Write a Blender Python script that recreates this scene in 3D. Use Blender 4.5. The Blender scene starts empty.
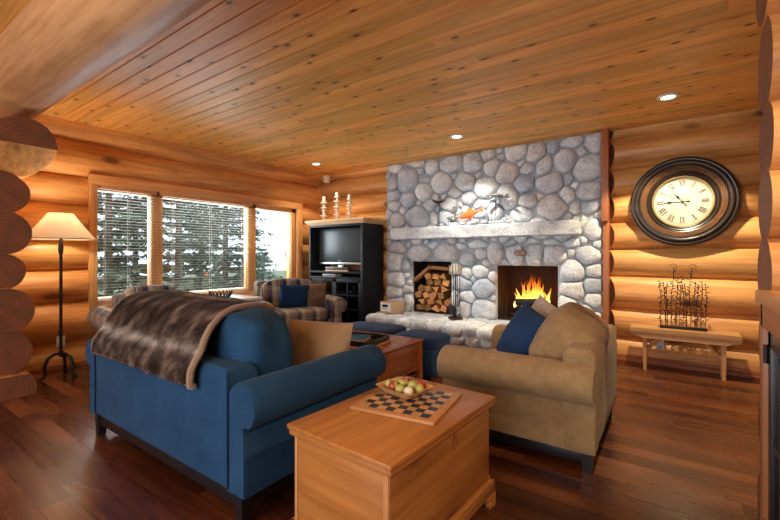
import bpy, bmesh, math, random
from mathutils import Vector, Matrix, noise
PI = math.pi
R = math.radians
C = bpy.context.scene.collection
scene = bpy.context.scene

# ---------------------------------------------------------------- camera
H = 2.69            # ceiling height
F = 399.0           # focal length in pixels (780 wide)
YAW = R(35.06)
cam_d = bpy.data.cameras.new('camera'); cam = bpy.data.objects.new('camera', cam_d); C.objects.link(cam)
cam.location = (0, 0, 1.22)
cam.rotation_euler = (PI/2, 0, YAW)
cam_d.sensor_width = 36.0; cam_d.lens = 36.0*F/780.0
cam_d.shift_y = -4.5/780.0
cam_d.clip_start = 0.05
scene.camera = cam

# ---------------------------------------------------------------- exposure, world, big lights
scene.view_settings.view_transform = 'Standard'
scene.view_settings.look = 'None'
scene.view_settings.exposure = 0.06
scene.view_settings.gamma = 1.0
scene.view_settings.use_curve_mapping = False

w = bpy.data.worlds.new('overcast_sky'); scene.world = w; w.use_nodes = True
bg = w.node_tree.nodes['Background']
bg.inputs[0].default_value = (0.86, 0.93, 1.0, 1); bg.inputs[1].default_value = 2.0


def lamp(name, kind, loc, energy, color=(1, 1, 1), rot=(0, 0, 0), **kw):
    d = bpy.data.lights.new(name, kind); d.energy = energy; d.color = color
    for k, v in kw.items():
        setattr(d, k, v)
    o = bpy.data.objects.new(name, d); C.objects.link(o); o.location = loc; o.rotation_euler = rot
    return o

# cool fill light added behind the camera; daylight through the left wall window
lamp('rear_fill', 'AREA', (-1.2, -3.15, 1.5), 112, (0.90, 0.94, 1.0), (R(90), 0, 0), shape='RECTANGLE', size=4.4, size_y=1.7)
lamp('daylight_side_window', 'AREA', (-6.3, 3.3, 1.75), 150, (0.86, 0.93, 1.0), (0, R(-90), 0), shape='RECTANGLE', size=1.4, size_y=2.8)
# unseen warm point light added to brighten ceiling and room, no fixture here
lamp('room_fill', 'POINT', (-1.2, -0.5, 1.95), 30, (1.0, 0.86, 0.66), (0, 0, 0), shadow_soft_size=0.3)


# ---------------------------------------------------------------- helpers
def tag(o, label=None, cat=None, group=None, kind=None):
    if label: o['label'] = label
    if cat: o['category'] = cat
    if group: o['group'] = group
    if kind: o['kind'] = kind
    return o


def thing(name, label, cat, loc=(0, 0, 0), rz=0.0, group=None):
    o = bpy.data.objects.new(name, None); C.objects.link(o)
    o.empty_display_size = 0.1
    o.location = loc; o.rotation_euler = (0, 0, rz)
    return tag(o, label, cat, group)


def dup(root, loc, rz=None, label=None, scale=None):
    r = root.copy(); C.objects.link(r); r.location = loc
    if rz is not None: r.rotation_euler = (0, 0, rz)
    if scale: r.scale = scale
    if label: r['label'] = label
    for ch in list(root.children):
        c = ch.copy(); C.objects.link(c); c.parent = r
        for g in list(ch.children):
            d = g.copy(); C.objects.link(d); d.parent = c
    return r


def T(x=0, y=0, z=0, rx=0, ry=0, rz=0):
    return Matrix.Translation((x, y, z)) @ Matrix.Rotation(rz, 4, 'Z') @ Matrix.Rotation(ry, 4, 'Y') @ Matrix.Rotation(rx, 4, 'X')

AX = {'x': lambda v: (v[0], v[1], v[2]), 'y': lambda v: (v[1], v[0], v[2]), 'z': lambda v: (v[2], v[0], v[1])}


class MB:
    """collects shapes and links them as one mesh; keeps grain coordinates and a random tone per shape"""
    def __init__(s):
        s.v = []; s.f = []; s.m = []; s.g = []; s.r = []

    def add(s, vf, M=None, mat=0, rnd=None, g='x', off=True, mats=None):
        vs, fs = vf
        rnd = random.random() if rnd is None else rnd
        b = len(s.v)
        o = (random.uniform(0, 40), random.uniform(0, 40), random.uniform(0, 40)) if off else (0, 0, 0)
        fn = AX[g]
        for v in vs:
            q = fn(v); s.g.append((q[0]+o[0], q[1]+o[1], q[2]+o[2])); s.r.append(rnd)
            s.v.append(tuple(M @ Vector(v)) if M is not None else tuple(v))
        for i, f in enumerate(fs):
            s.f.append([b+k for k in f]); s.m.append(mats[i] if mats else mat)
        return s

    def build(s, name, mats, parent=None, angle=38, loc=None):
        me = bpy.data.meshes.new(name)
        me.from_pydata(s.v, [], s.f)
        if not isinstance(mats, (list, tuple)): mats = [mats]
        for m in mats: me.materials.append(m)
        me.polygons.foreach_set('material_index', s.m)
        me.polygons.foreach_set('use_smooth', [True]*len(s.f))
        a = me.attributes.new('gco', 'FLOAT_VECTOR', 'POINT'); a.data.foreach_set('vector', [c for q in s.g for c in q])
        a = me.attributes.new('rnd', 'FLOAT', 'POINT'); a.data.foreach_set('value', s.r)
        me.update()
        bm = bmesh.new(); bm.from_mesh(me); bmesh.ops.recalc_face_normals(bm, faces=bm.faces); bm.to_mesh(me); bm.free()
        me.set_sharp_from_angle(angle=R(angle))
        o = bpy.data.objects.new(name, me); C.objects.link(o)
        if parent: o.parent = parent
        if loc: o.location = loc
        return o


def struct(o): o['kind'] = 'structure'; return o


def frombm(bm):
    bm.verts.ensure_lookup_table(); bm.verts.index_update()
    r = ([tuple(v.co) for v in bm.verts], [[v.index for v in f.verts] for f in bm.faces]); bm.free(); return r


_bc = {}
def box(sx, sy, sz, b=0.004, seg=2):
    b = min(b, 0.45*min(sx, sy, sz))
    k = (round(sx, 4), round(sy, 4), round(sz, 4), round(b, 4), seg)
    if k in _bc: return _bc[k]
    bm = bmesh.new(); bmesh.ops.create_cube(bm, size=1)
    for v in bm.verts: v.co = (v.co.x*sx, v.co.y*sy, v.co.z*sz)
    if b > 0: bmesh.ops.bevel(bm, geom=list(bm.edges), offset=b, segments=seg, profile=0.5, affect='EDGES')
    _bc[k] = frombm(bm); return _bc[k]


def bb(x0, x1, y0, y1, z0, z1, b=0.004, seg=2):
    """box by bounds -> (geometry, matrix)"""
    return box(abs(x1-x0), abs(y1-y0), abs(z1-z0), b, seg), T((x0+x1)/2, (y0+y1)/2, (z0+z1)/2)


def lathe(prof, n=24, closed=False):
    vs = []; fs = []
    for r, z in prof:
        for i in range(n):
            a = 2*PI*i/n; vs.append((r*math.cos(a), r*math.sin(a), z))
    m = len(prof)
    for j in range(m-1 if not closed else m):
        for i in range(n):
            k = (i+1) % n; jj = (j+1) % m
            fs.append([j*n+i, j*n+k, jj*n+k, jj*n+i])
    if not closed:
        fs.append(list(range(n))[::-1]); fs.append([(m-1)*n+i for i in range(n)])
    return vs, fs


def tube(pts, rad, n=8, close=False):
    pts = [Vector(p) for p in pts]; N = len(pts); vs = []; fs = []
    if not isinstance(rad, (list, tuple)): rad = [rad]*N
    up = None
    for i, p in enumerate(pts):
        if close: d = pts[(i+1) % N]-pts[i-1]
        else: d = pts[min(i+1, N-1)]-pts[max(i-1, 0)]
        d.normalize()
        if up is None:
            up = Vector((0, 0, 1)) if abs(d.z) < .9 else Vector((1, 0, 0))
        a = d.cross(up)
        if a.length < 1e-5: a = d.cross(Vector((0, 1, 0.01)))
        a.normalize(); b = a.cross(d); up = b
        for k in range(n):
            t = 2*PI*k/n; vs.append(tuple(p+(a*math.cos(t)+b*math.sin(t))*rad[i]))
    for i in range(N if close else N-1):
        j = (i+1) % N
        for k in range(n):
            l = (k+1) % n; fs.append([i*n+k, i*n+l, j*n+l, j*n+k])
    if not close:
        fs.append(list(range(n))[::-1]); fs.append([(N-1)*n+k for k in range(n)])
    return vs, fs


def loft(secs, cap=True):
    n = len(secs[0]); vs = [p for s in secs for p in s]; fs = []
    for j in range(len(secs)-1):
        for i in range(n):
            k = (i+1) % n; fs.append([j*n+i, j*n+k, (j+1)*n+k, (j+1)*n+i])
    if cap:
        fs.append(list(range(n))[::-1]); fs.append([(len(secs)-1)*n+i for i in range(n)])
    return vs, fs


_cs = {}
def cubesphere(n):
    if n in _cs: return _cs[n]
    bm = bmesh.new(); bmesh.ops.create_cube(bm, size=2)
    bmesh.ops.subdivide_edges(bm, edges=list(bm.edges), cuts=n, use_grid_fill=True)
    _cs[n] = frombm(bm); return _cs[n]


def blob(sx, sy, sz, p=4.0, n=8, amp=0.0, fr=3.0, seed=0.0, fn=None):
    vs, fs = cubesphere(n); out = []
    for x, y, z in vs:
        # spread the samples towards the rounded edges
        q = (abs(x)**p+abs(y)**p+abs(z)**p)**(1/p)
        X, Y, Z = x/q, y/q, z/q
        v = Vector((X*sx/2, Y*sy/2, Z*sz/2))
        if amp:
            nn = noise.noise(Vector((v.x*fr+seed, v.y*fr+seed*1.7, v.z*fr-seed)))
            v *= 1+amp*nn
        if fn: v = fn(v, X, Y, Z)
        out.append(tuple(v))
    return out, fs


def pillow(wd, ht, th, n=16, seed=0.0, pinch=.07, wr=.006):
    """stands in the xz plane, thickness along y"""
    vs = []; fs = []
    idx = {}
    for side in (1, -1):
        for j in range(n+1):
            for i in range(n+1):
                u = -1+2*i/n; v = -1+2*j/n
                edge = i in (0, n) or j in (0, n)
                if side == -1 and edge: idx[(side, i, j)] = idx[(1, i, j)]; continue
                x = wd/2*u*(1-pinch*(1-v*v)*abs(u)); z = ht/2*v*(1-pinch*(1-u*u)*abs(v))
                t = th/2*(max(0, (1-abs(u)**2.4)*(1-abs(v)**2.4)))**.55
                t *= 1+0.12*noise.noise(Vector((u*2+seed, v*2, side*3)))
                t += wr*noise.noise(Vector((u*5+seed, v*5, side*7)))*(0 if edge else 1)
                idx[(side, i, j)] = len(vs); vs.append((x, side*t, z))
        for j in range(n):
            for i in range(n):
                q = [idx[(side, i, j)], idx[(side, i+1, j)], idx[(side, i+1, j+1)], idx[(side, i, j+1)]]
                fs.append(q if side == -1 else q[::-1])
    return vs, fs


def prism(poly, depth, axis='y'):
    """polygon in the xz plane extruded along y (centred)"""
    a = [(x, -depth/2, z) for x, z in poly]; b = [(x, depth/2, z) for x, z in poly]
    return loft([a, b])


# ---------------------------------------------------------------- node materials
class NT:
    def __init__(s, name):
        s.mat = bpy.data.materials.new(name); s.mat.use_nodes = True
        s.t = s.mat.node_tree; s.b = s.t.nodes['Principled BSDF']; s.out = s.t.nodes['Material Output']

    def n(s, typ, ins=None, **kw):
        nd = s.t.nodes.new(typ)
        for k, v in kw.items(): setattr(nd, k, v)
        if ins:
            for k, v in ins.items(): s.put(nd.inputs[k], v)
        return nd

    def put(s, sock, v):
        if isinstance(v, bpy.types.NodeSocket): s.t.links.new(v, sock)
        elif hasattr(v, 'outputs'): s.t.links.new(v.outputs[0], sock)
        else:
            if isinstance(v, (tuple, list)) and len(v) == 3 and sock.type == 'RGBA': v = (*v, 1)
            sock.default_value = v

    def gco(s, sc=(1, 1, 1), loc=(0, 0, 0)):
        a = s.n('ShaderNodeAttribute', attribute_name='gco')
        return s.n('ShaderNodeMapping', {0: a.outputs['Vector'], 1: loc, 3: sc})

    def rnd(s): return s.n('ShaderNodeAttribute', attribute_name='rnd').outputs['Fac']

    def noise(s, vec, scale, detail=3, rough=.55, dist=0):
        return s.n('ShaderNodeTexNoise', {'Vector': vec, 'Scale': scale, 'Detail': detail, 'Roughness': rough, 'Distortion': dist}).outputs[0]

    def ramp(s, fac, stops, interp='LINEAR'):
        r = s.n('ShaderNodeValToRGB', {0: fac}); e = r.color_ramp; e.interpolation = interp
        while len(e.elements) < len(stops): e.elements.new(.5)
        for el, (p, c) in zip(e.elements, stops):
            el.position = p; el.color = (*c, 1) if len(c) == 3 else c
        return r.outputs[0]

    def mix(s, fac, a, b, mode='MIX'):
        m = s.n('ShaderNodeMix', data_type='RGBA', blend_type=mode)
        s.put(m.inputs[0], fac); s.put(m.inputs[6], a); s.put(m.inputs[7], b); return m.outputs[2]

    def math(s, op, a, b=0.0, c=None):
        m = s.n('ShaderNodeMath', operation=op); s.put(m.inputs[0], a); s.put(m.inputs[1], b)
        if c is not None: s.put(m.inputs[2], c)
        return m.outputs[0]

    def mr(s, v, a, b, c, d):
        return s.n('ShaderNodeMapRange', {0: v, 1: a, 2: b, 3: c, 4: d}).outputs[0]

    def bump(s, h, strength=.3, dist=.01):
        b = s.n('ShaderNodeBump', {'Height': h, 'Strength': strength, 'Distance': dist}); s.put(s.b.inputs['Normal'], b); return b

    def set(s, **kw):
        for k, v in kw.items():
            s.put(s.b.inputs[{'color': 'Base Color', 'rough': 'Roughness', 'metal': 'Metallic', 'spec': 'Specular IOR Level', 'coat': 'Coat Weight',
                              'croughness': 'Coat Roughness', 'sheen': 'Sheen Weight', 'emit': 'Emission Color', 'estr': 'Emission Strength',
                              'alpha': 'Alpha', 'trans': 'Transmission Weight', 'sheenr': 'Sheen Roughness', 'sub': 'Subsurface Weight'}[k]], v)
        return s.mat


def wood(name, dark, light, grain=16, tone=(.85, 1.15), rough=.45, knots=True, kscale=1.0, kcol=(.12, .035, .01), coat=0.0, bumps=.25, kthr=.10, gstretch=.9, big=.55, kd='3D', ksel=.45, spec=.4):
    m = NT(name)
    g = m.gco((gstretch, grain, grain))
    wob = m.noise(m.gco((.5, 2, 2)), 1.5, 2)
    n1 = m.noise(g, 1.0, 6, .6, .6)
    n2 = m.noise(m.gco((.6, 2.2, 2.2)), 1.3, 3)
    f = m.math('ADD', m.math('MULTIPLY', n1, 1-big), m.math('MULTIPLY', n2, big))
    n3 = m.noise(m.gco((gstretch*1.6, grain*4, grain*4)), 1.0, 4, .6, .3)
    col = m.ramp(f, [(.33, dark), (.60, light)])
    col = m.mix(1.0, col, m.ramp(n3, [(.36, (.86, .80, .75)), (.56, (1.04, 1.04, 1.04))]), 'MULTIPLY')
    if knots:
        kv = m.n('ShaderNodeTexVoronoi', {'Vector': m.gco((1.5*kscale, 3.2*kscale, 3.2*kscale)), 'Scale': 1.0, 'Randomness': 1.0}, voronoi_dimensions=kd)
        k1 = m.ramp(kv.outputs['Distance'], [(kthr*.55, (1, 1, 1)), (kthr, (0, 0, 0))])
        # only some of the cells carry a knot
        sel = m.math('GREATER_THAN', m.n('ShaderNodeSeparateColor', {0: kv.outputs['Color']}).outputs[0], ksel)
        kf = m.math('MULTIPLY', m.math('MULTIPLY', k1, sel), .85)
        halo = m.ramp(kv.outputs['Distance'], [(0, (.62, .55, .5)), (kthr*2.4, (1, 1, 1))])
        col = m.mix(m.math('MULTIPLY', sel, .7), col, m.mix(1.0, col, halo, 'MULTIPLY'))
        col = m.mix(kf, col, kcol)
    v = m.mr(m.rnd(), 0, 1, tone[0], tone[1])
    hs = m.n('ShaderNodeHueSaturation', {'Color': col, 'Value': v, 'Hue': m.mr(m.rnd(), 0, 1, .502, .494)})
    m.set(color=hs, rough=rough, coat=coat, croughness=.15, spec=spec)
    if bumps: m.bump(n1, bumps, .004)
    return m.mat


def plain(name, col, rough=.5, metal=0.0, var=0.0, vscale=8, spec=.5, coat=0.0, bumps=0.0, bscale=60, sheen=0.0, alpha=1.0):
    m = NT(name)
    c = col
    if var:
        nz = m.noise(m.gco(), vscale, 4)
        c = m.mix(nz, tuple(max(0, q*(1-var)) for q in col), tuple(min(1, q*(1+var)) for q in col))
    m.set(color=c, rough=rough, metal=metal, spec=spec, coat=coat, sheen=sheen)
    if bumps: m.bump(m.noise(m.gco(), bscale, 3), bumps, .004)
    return m.mat


def fabric(name, a, b, sheen=.3, weave=260, rough=.9, bumps=.35, vscale=5):
    m = NT(name)
    nz = m.noise(m.gco(), vscale, 5, .6); fine = m.noise(m.gco((1, 1, 1.6)), weave, 2)
    col = m.mix(m.mr(nz, .3, .7, 0, 1), a, b)
    col = m.mix(.35, col, m.mix(1.0, col, m.ramp(fine, [(.32, (.40, .40, .40)), (.68, (1.5, 1.5, 1.5))]), 'MULTIPLY'))
    m.set(color=col, rough=rough, sheen=sheen, sheenr=.5, spec=.15)
    m.bump(m.math('ADD', fine, m.math('MULTIPLY', nz, .8)), bumps, .004)
    return m.mat


M = {}
M['log'] = wood('log_wood', (.42, .165, .040), (.90, .49, .160), grain=8, tone=(.82, 1.10), rough=.42, kscale=.9, kthr=.16, kcol=(.17, .055, .015), bumps=.3, big=.5)
M['beam'] = wood('beam_wood', (.36, .150, .050), (.74, .42, .19), grain=7, tone=(.95, 1.0), rough=.5, kscale=.6, kthr=.05, bumps=.35)
M['ceil'] = wood('ceiling_pine', (.74, .34, .085), (1.0, .58, .165), grain=12, tone=(.84, 1.12), rough=.42, kscale=2.0, kthr=.10, kcol=(.12, .04, .014), bumps=.12, big=.35, kd='2D', ksel=.5, spec=.25)
M['trimw'] = wood('fir_trim', (.62, .28, .09), (.88, .50, .20), grain=20, tone=(.9, 1.05), rough=.4, knots=False, bumps=.1)
M['trimd'] = wood('redwood_trim', (.26, .085, .03), (.46, .17, .06), grain=20, tone=(.9, 1.05), rough=.4, knots=False, bumps=.1)
M['chest'] = wood('aged_pine_chest', (.30, .103, .024), (.55, .230, .056), grain=10, tone=(.9, 1.05), rough=.35, kscale=1.3, kthr=.22, kcol=(.16, .05, .015), coat=.15, bumps=.15)
M['chestd'] = wood('chest_edge_wood', (.36, .12, .03), (.62, .26, .07), grain=14, tone=(.9, 1.05), rough=.35, knots=False, coat=.15, bumps=.12)
M['table'] = wood('cherry_table', (.34, .10, .025), (.62, .225, .06), grain=16, tone=(.85, 1.08), rough=.25, knots=False, coat=.3, bumps=.08)
M['bench'] = wood('bench_wood', (.50, .25, .09), (.74, .42, .18), grain=16, tone=(.9, 1.05), rough=.45, knots=False)
M['cab'] = wood('cabinet_pine', (.44, .20, .07), (.72, .38, .15), grain=14, tone=(.9, 1.05), rough=.35, knots=False)
M['pine'] = wood('light_pine', (.66, .38, .17), (.90, .60, .32), grain=16, tone=(.9, 1.05), rough=.4, knots=False)
M['split'] = wood('split_firewood', (.36, .14, .045), (.80, .42, .15), grain=14, tone=(.40, 1.15), rough=.8, knots=False, bumps=.6)
M['bark'] = plain('firewood_bark', (.13, .07, .04), .95, var=.5, vscale=20, bumps=.8, bscale=40)
M['board_l'] = wood('chess_maple', (.46, .25, .10), (.62, .37, .16), grain=20, rough=.35, knots=False, bumps=.05)
M['board_f'] = wood('chess_frame_wood', (.32, .145, .05), (.48, .24, .085), grain=20, rough=.35, knots=False, bumps=.05)
M['board_d'] = plain('chess_dark_squares', (.035, .035, .045), .4)
M['bowlw'] = wood('bowl_wood', (.66, .36, .14), (.88, .56, .26), grain=10, rough=.4, knots=False, bumps=.05)


def endgrain():
    m = NT('log_end_grain')
    g = m.n('ShaderNodeAttribute', attribute_name='gco').outputs['Vector']
    sx = m.n('ShaderNodeSeparateXYZ', {0: g})
    cv = m.n('ShaderNodeCombineXYZ', {0: 0.0, 1: sx.outputs[1], 2: sx.outputs[2]})
    ln = m.n('ShaderNodeVectorMath', {0: cv.outputs[0]}, operation='LENGTH').outputs['Value']
    nz = m.noise(cv, 6, 3)
    rings = m.math('SINE', m.math('MULTIPLY', m.math('ADD', ln, m.math('MULTIPLY', nz, .06)), 210))
    col = m.mix(m.mr(rings, -1, 1, 0, 1), (.155, .062, .034), (.20, .080, .042))
    col = m.mix(m.mr(m.noise(cv, 9, 4), .35, .65, 0, 1), col, m.mix(1.0, col, (1.35, 1.15, 1.0), 'MULTIPLY'))
    m.set(color=col, rough=.55, spec=.3)
    m.bump(nz, .3, .004)
    return m.mat
M['end'] = endgrain()


def floor_mat():
    m = NT('floor_hardwood')
    n1 = m.noise(m.gco((.9, 13, 13)), 1.0, 6, .62, .5)
    n2 = m.noise(m.gco((.7, 3, 3)), 1.2, 3)
    f = m.math('ADD', m.math('MULTIPLY', n1, .5), m.math('MULTIPLY', n2, .5))
    col = m.ramp(f, [(.34, (.038, .009, .005)), (.50, (.110, .028, .011)), (.66, (.23, .070, .023))])
    hs = m.n('ShaderNodeHueSaturation', {'Color': col, 'Value': m.mr(m.rnd(), 0, 1, .45, 1.35), 'Hue': m.mr(m.rnd(), 0, 1, .497, .505)})
    m.set(color=hs, rough=m.mr(n2, .3, .7, .22, .36), spec=.5, coat=.25, croughness=.22)
    m.bump(n1, .08, .003)
    return m.mat
M['floor'] = floor_mat()


def stone_mat(name, base=.42, warm=1.0):
    m = NT(name)
    r = m.rnd()
    b = base
    col = m.ramp(r, [(0, (b*.78, b*.82, b*.88)), (.25, (b*1.12, b*1.08, b*1.0)), (.45, (b*.92, b*.93, b*.95)), (.62, (b*1.12, b*1.0, b*.90)), (.8, (b*1.25, b*1.22, b*1.16)), (1, (b*.70, b*.72, b*.74))])
    n1 = m.noise(m.gco(), 6, 5, .6)
    n2 = m.noise(m.gco(), 55, 4, .7)
    n3 = m.noise(m.gco((1, 1, 2.2)), 18, 4, .6, 1.0)
    col = m.mix(1.0, col, m.ramp(n1, [(.3, (.72, .73, .76)), (.7, (1.2, 1.18, 1.14))]), 'MULTIPLY')
    col = m.mix(1.0, col, m.ramp(n2, [(.38, (.62, .63, .66)), (.52, (1.05, 1.05, 1.05)), (.7, (1.15, 1.15, 1.14))]), 'MULTIPLY')
    col = m.mix(1.0, col, (.93, 1.0, 1.09), 'MULTIPLY')
    col = m.mix(m.math('MULTIPLY', m.ramp(n3, [(.55, (0, 0, 0)), (.7, (1, 1, 1))]), .22), col, (b*1.25, b*1.08, b*.92))
    m.set(color=col, rough=.85, spec=.25)
    m.bump(m.math('ADD', n1, m.math('MULTIPLY', n2, .5)), .6, .012)
    return m.mat
M['stone'] = stone_mat('river_stone', .74)
M['hstone'] = stone_mat('hearth_stone', .62)
M['mantel'] = stone_mat('mantel_stone', .68)
M['mortar'] = plain('grey_mortar', (.44, .475, .51), .95, var=.3, vscale=25, bumps=.7, bscale=50, spec=.1)
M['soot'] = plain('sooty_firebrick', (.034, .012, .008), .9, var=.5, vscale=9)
M['char'] = plain('charred_wood', (.018, .014, .013), .95, var=.5, vscale=20, bumps=.8)

M['blue'] = fabric('blue_upholstery', (.012, .048, .118), (.021, .078, .168), sheen=.05)
M['bluep'] = fabric('blue_pillow_cloth', (.008, .030, .090), (.014, .046, .125), sheen=.05)
M['navy'] = fabric('navy_ottoman_cloth', (.014, .045, .120), (.024, .068, .17), sheen=.08)
M['beige'] = fabric('tan_chenille', (.27, .170, .080), (.38, .245, .120), sheen=.1, vscale=14)
M['tanp'] = fabric('tan_pillow_cloth', (.36, .225, .12), (.44, .285, .16), sheen=.1)
M['fluff'] = fabric('fleece_pillow_cloth', (.30, .19, .13), (.52, .38, .28), sheen=.4, weave=90, bumps=1.0, vscale=40)
M['brownp'] = fabric('brown_pillow_cloth', (.16, .09, .055), (.30, .19, .12), sheen=.1, vscale=12)
M['black'] = plain('black_lacquer_wood', (.012, .012, .014), .35, spec=.5)
M['armb'] = plain('armoire_black_paint', (.012, .015, .020), .55, var=.2, spec=.3)
M['iron'] = plain('dark_iron', (.035, .030, .028), .45, metal=.7, var=.4, vscale=20, bumps=.3)
M['metal'] = plain('brushed_metal', (.55, .55, .55), .3, metal=1.0)
M['brass'] = plain('aged_brass', (.72, .60, .36), .3, metal=.9)
M['white'] = plain('white_plastic', (.80, .80, .78), .4)
M['cream'] = plain('cream_paint', (.78, .74, .66), .5)

def blind_mat():
    m = NT('cream_blind_slats')
    tr = m.n('ShaderNodeBsdfTranslucent', {0: (.85, .84, .80, 1)}); df = m.n('ShaderNodeBsdfDiffuse', {0: (.85, .84, .80, 1)})
    mx = m.n('ShaderNodeMixShader', {0: .45, 1: df.outputs[0], 2: tr.outputs[0]})
    m.t.links.new(mx.outputs[0], m.out.inputs[0]); return m.mat
M['blind'] = blind_mat()
M['screen'] = plain('dark_screen', (.05, .062, .068), .32, spec=.4)
M['card'] = plain('tan_cardboard', (.55, .36, .20), .8, var=.1)
M['paper'] = plain('pale_paper', (.80, .77, .72), .7)
M['teal'] = plain('teal_book_cover', (.05, .22, .33), .25)
M['candle'] = plain('ivory_wax', (.88, .84, .74), .45)
M['grass'] = plain('lawn', (.22, .26, .17), .95, var=.4, vscale=2)
M['sisal'] = plain('black_bowl_metal', (.02, .02, .022), .4, metal=.5)


def plaid(name):
    m = NT(name)
    g = m.n('ShaderNodeAttribute', attribute_name='gco').outputs['Vector']
    s = m.n('ShaderNodeSeparateXYZ', {0: g})
    yz = m.math('ADD', s.outputs[1], s.outputs[2])
    def bands(v, sc, ph=0.0):
        fr = m.math('FRACT', m.math('ADD', m.math('MULTIPLY', v, sc), ph))
        return m.ramp(fr, [(0, (.46, .40, .31)), (.20, (.24, .14, .085)), (.24, (.018, .03, .08)), (.46, (.015, .025, .07)), (.50, (.22, .13, .09)), (.72, (.50, .44, .35)), (.76, (.07, .09, .15)), (.84, (.34, .26, .18))], 'CONSTANT')
    col = m.mix(.32, bands(s.outputs[0], 4.6), bands(yz, 4.2, .3))
    fine = m.noise(g, 200, 2)
    col = m.mix(.3, col, m.mix(1.0, col, m.ramp(fine, [(.3, (.5, .5, .5)), (.7, (1.4, 1.4, 1.4))]), 'MULTIPLY'))
    m.set(color=col, rough=.9, sheen=.2, spec=.15)
    m.bump(fine, .3, .003)
    return m.mat
M['plaid'] = plaid('blue_brown_plaid')


def throw_mat(name, fur=False):
    m = NT(name)
    g = m.n('ShaderNodeAttribute', attribute_name='gco').outputs['Vector']
    s = m.n('ShaderNodeSeparateXYZ', {0: g})
    wv = m.noise(m.gco((1.4, 3.0, 1)), 1.6, 4)
    # pale bands across the pelt
    pos = m.math('ADD', s.outputs[1], m.math('MULTIPLY', m.math('SUBTRACT', wv, .5), .16))
    band = m.ramp(m.math('FRACT', m.math('MULTIPLY', pos, 2.3)), [(0, (0, 0, 0)), (.36, (.05, .05, .05)), (.5, (1, 1, 1)), (.62, (.1, .1, .1)), (1, (0, 0, 0))])
    n = m.noise(m.gco((7, 3.4, 1)), 1.6, 5, .6)
    col = m.ramp(n, [(.42, (.028, .016, .011)), (.53, (.095, .058, .040)), (.66, (.28, .20, .15))])
    bf = m.math('MULTIPLY', band, m.ramp(m.noise(m.gco((5, 5, 1)), 2.0, 3), [(.38, (.25, .25, .25)), (.6, (1, 1, 1))]))
    col = m.mix(m.math('MULTIPLY', bf, .9), col, (.70, .64, .58))
    hs = m.n('ShaderNodeHueSaturation', {'Color': col, 'Value': m.mr(m.rnd(), 0, 1, .7, 1.4)})
    m.set(color=hs, rough=.85, sheen=.03, spec=.1)
    if not fur: m.bump(m.noise(m.gco((60, 20, 1)), 2, 4), .8, .01)
    return m.mat
M['throw'] = throw_mat('fur_throw_pelt'); M['fur'] = throw_mat('fur_throw_hair', True)
M['border'] = fabric('throw_border_cloth', (.26, .175, .12), (.34, .24, .17), sheen=.5)


def emis(name, col, st):
    m = NT(name); m.set(color=(0, 0, 0), emit=col, estr=st, rough=1); return m.mat
M['lens'] = emis('downlight_lens', (1.0, .90, .72), 6)


def flame_mat():
    m = NT('flame')
    s = m.n('ShaderNodeSeparateXYZ', {0: m.n('ShaderNodeAttribute', attribute_name='gco').outputs['Vector']})
    nz = m.noise(m.gco((14, 14, 5)), 1, 3)
    f = m.math('ADD', m.math('MULTIPLY', s.outputs[2], .72), m.math('MULTIPLY', m.math('SUBTRACT', nz, .5), .22))
    col = m.ramp(f, [(0, (1.0, .55, .10)), (.10, (1.0, .62, .16)), (.22, (1.0, .42, .05)), (.36, (1.0, .16, .012))])
    st = m.n('ShaderNodeSeparateColor', {0: m.ramp(f, [(0, (.45,)*3), (.07, (1.,)*3), (.2, (.5,)*3), (.36, (.12,)*3)])}).outputs[0]
    a = m.ramp(f, [(.15, (1, 1, 1)), (.42, (.12, .12, .12))])
    m.set(color=(0, 0, 0), emit=col, estr=m.math('MULTIPLY', st, 7.0), alpha=a, rough=1, spec=0.0)
    return m.mat
M['flame'] = flame_mat()
M['ember'] = emis('glowing_embers', (1.0, .22, .03), 3.0)


def shade_mat():
    m = NT('linen_lamp_shade')
    nz = m.noise(m.gco(), 90, 3)
    tr = m.n('ShaderNodeBsdfTranslucent', {0: m.mix(nz, (.90, .76, .60), (.95, .84, .70))})
    df = m.n('ShaderNodeBsdfDiffuse', {0: (.85, .76, .64, 1)})
    mx = m.n('ShaderNodeMixShader', {0: .55, 1: df.outputs[0], 2: tr.outputs[0]})
    m.t.links.new(mx.outputs[0], m.out.inputs[0]); return m.mat
M['shade'] = shade_mat()


def glass_mat(name, tint=(1, 1, 1), refl=.06):
    m = NT(name)
    tr = m.n('ShaderNodeBsdfTransparent', {0: (*tint, 1)}); gl = m.n('ShaderNodeBsdfGlossy', {0: (1, 1, 1, 1), 1: .03})
    fr = m.n('ShaderNodeFresnel', {0: 1.35})
    mx = m.n('ShaderNodeMixShader', {0: fr.outputs[0], 1: tr.outputs[0], 2: gl.outputs[0]})
    m.t.links.new(mx.outputs[0], m.out.inputs[0]); return m.mat
M['glass'] = glass_mat('window_glass', (.97, .99, .99))
M['smoked'] = glass_mat('smoked_glass', (.35, .38, .42))


def clock_face_mat():
    m = NT('aged_clock_face')
    nz = m.noise(m.gco(), 7, 4)
    m.set(color=m.mix(m.mr(nz, .35, .7, 0, 1), (.72, .66, .53), (.58, .49, .34)), rough=.5); return m.mat
M['face'] = clock_face_mat()
M['needle'] = plain('conifer_needles', (.17, .22, .15), .8, var=.4, vscale=1.5)
M['needle2'] = plain('pale_conifer_needles', (.22, .28, .22), .8, var=.4, vscale=1.5)
M['tbark'] = plain('tree_bark', (.20, .17, .15), .95, var=.4, vscale=6)

# ---------------------------------------------------------------- room shell
random.seed(7)


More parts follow.
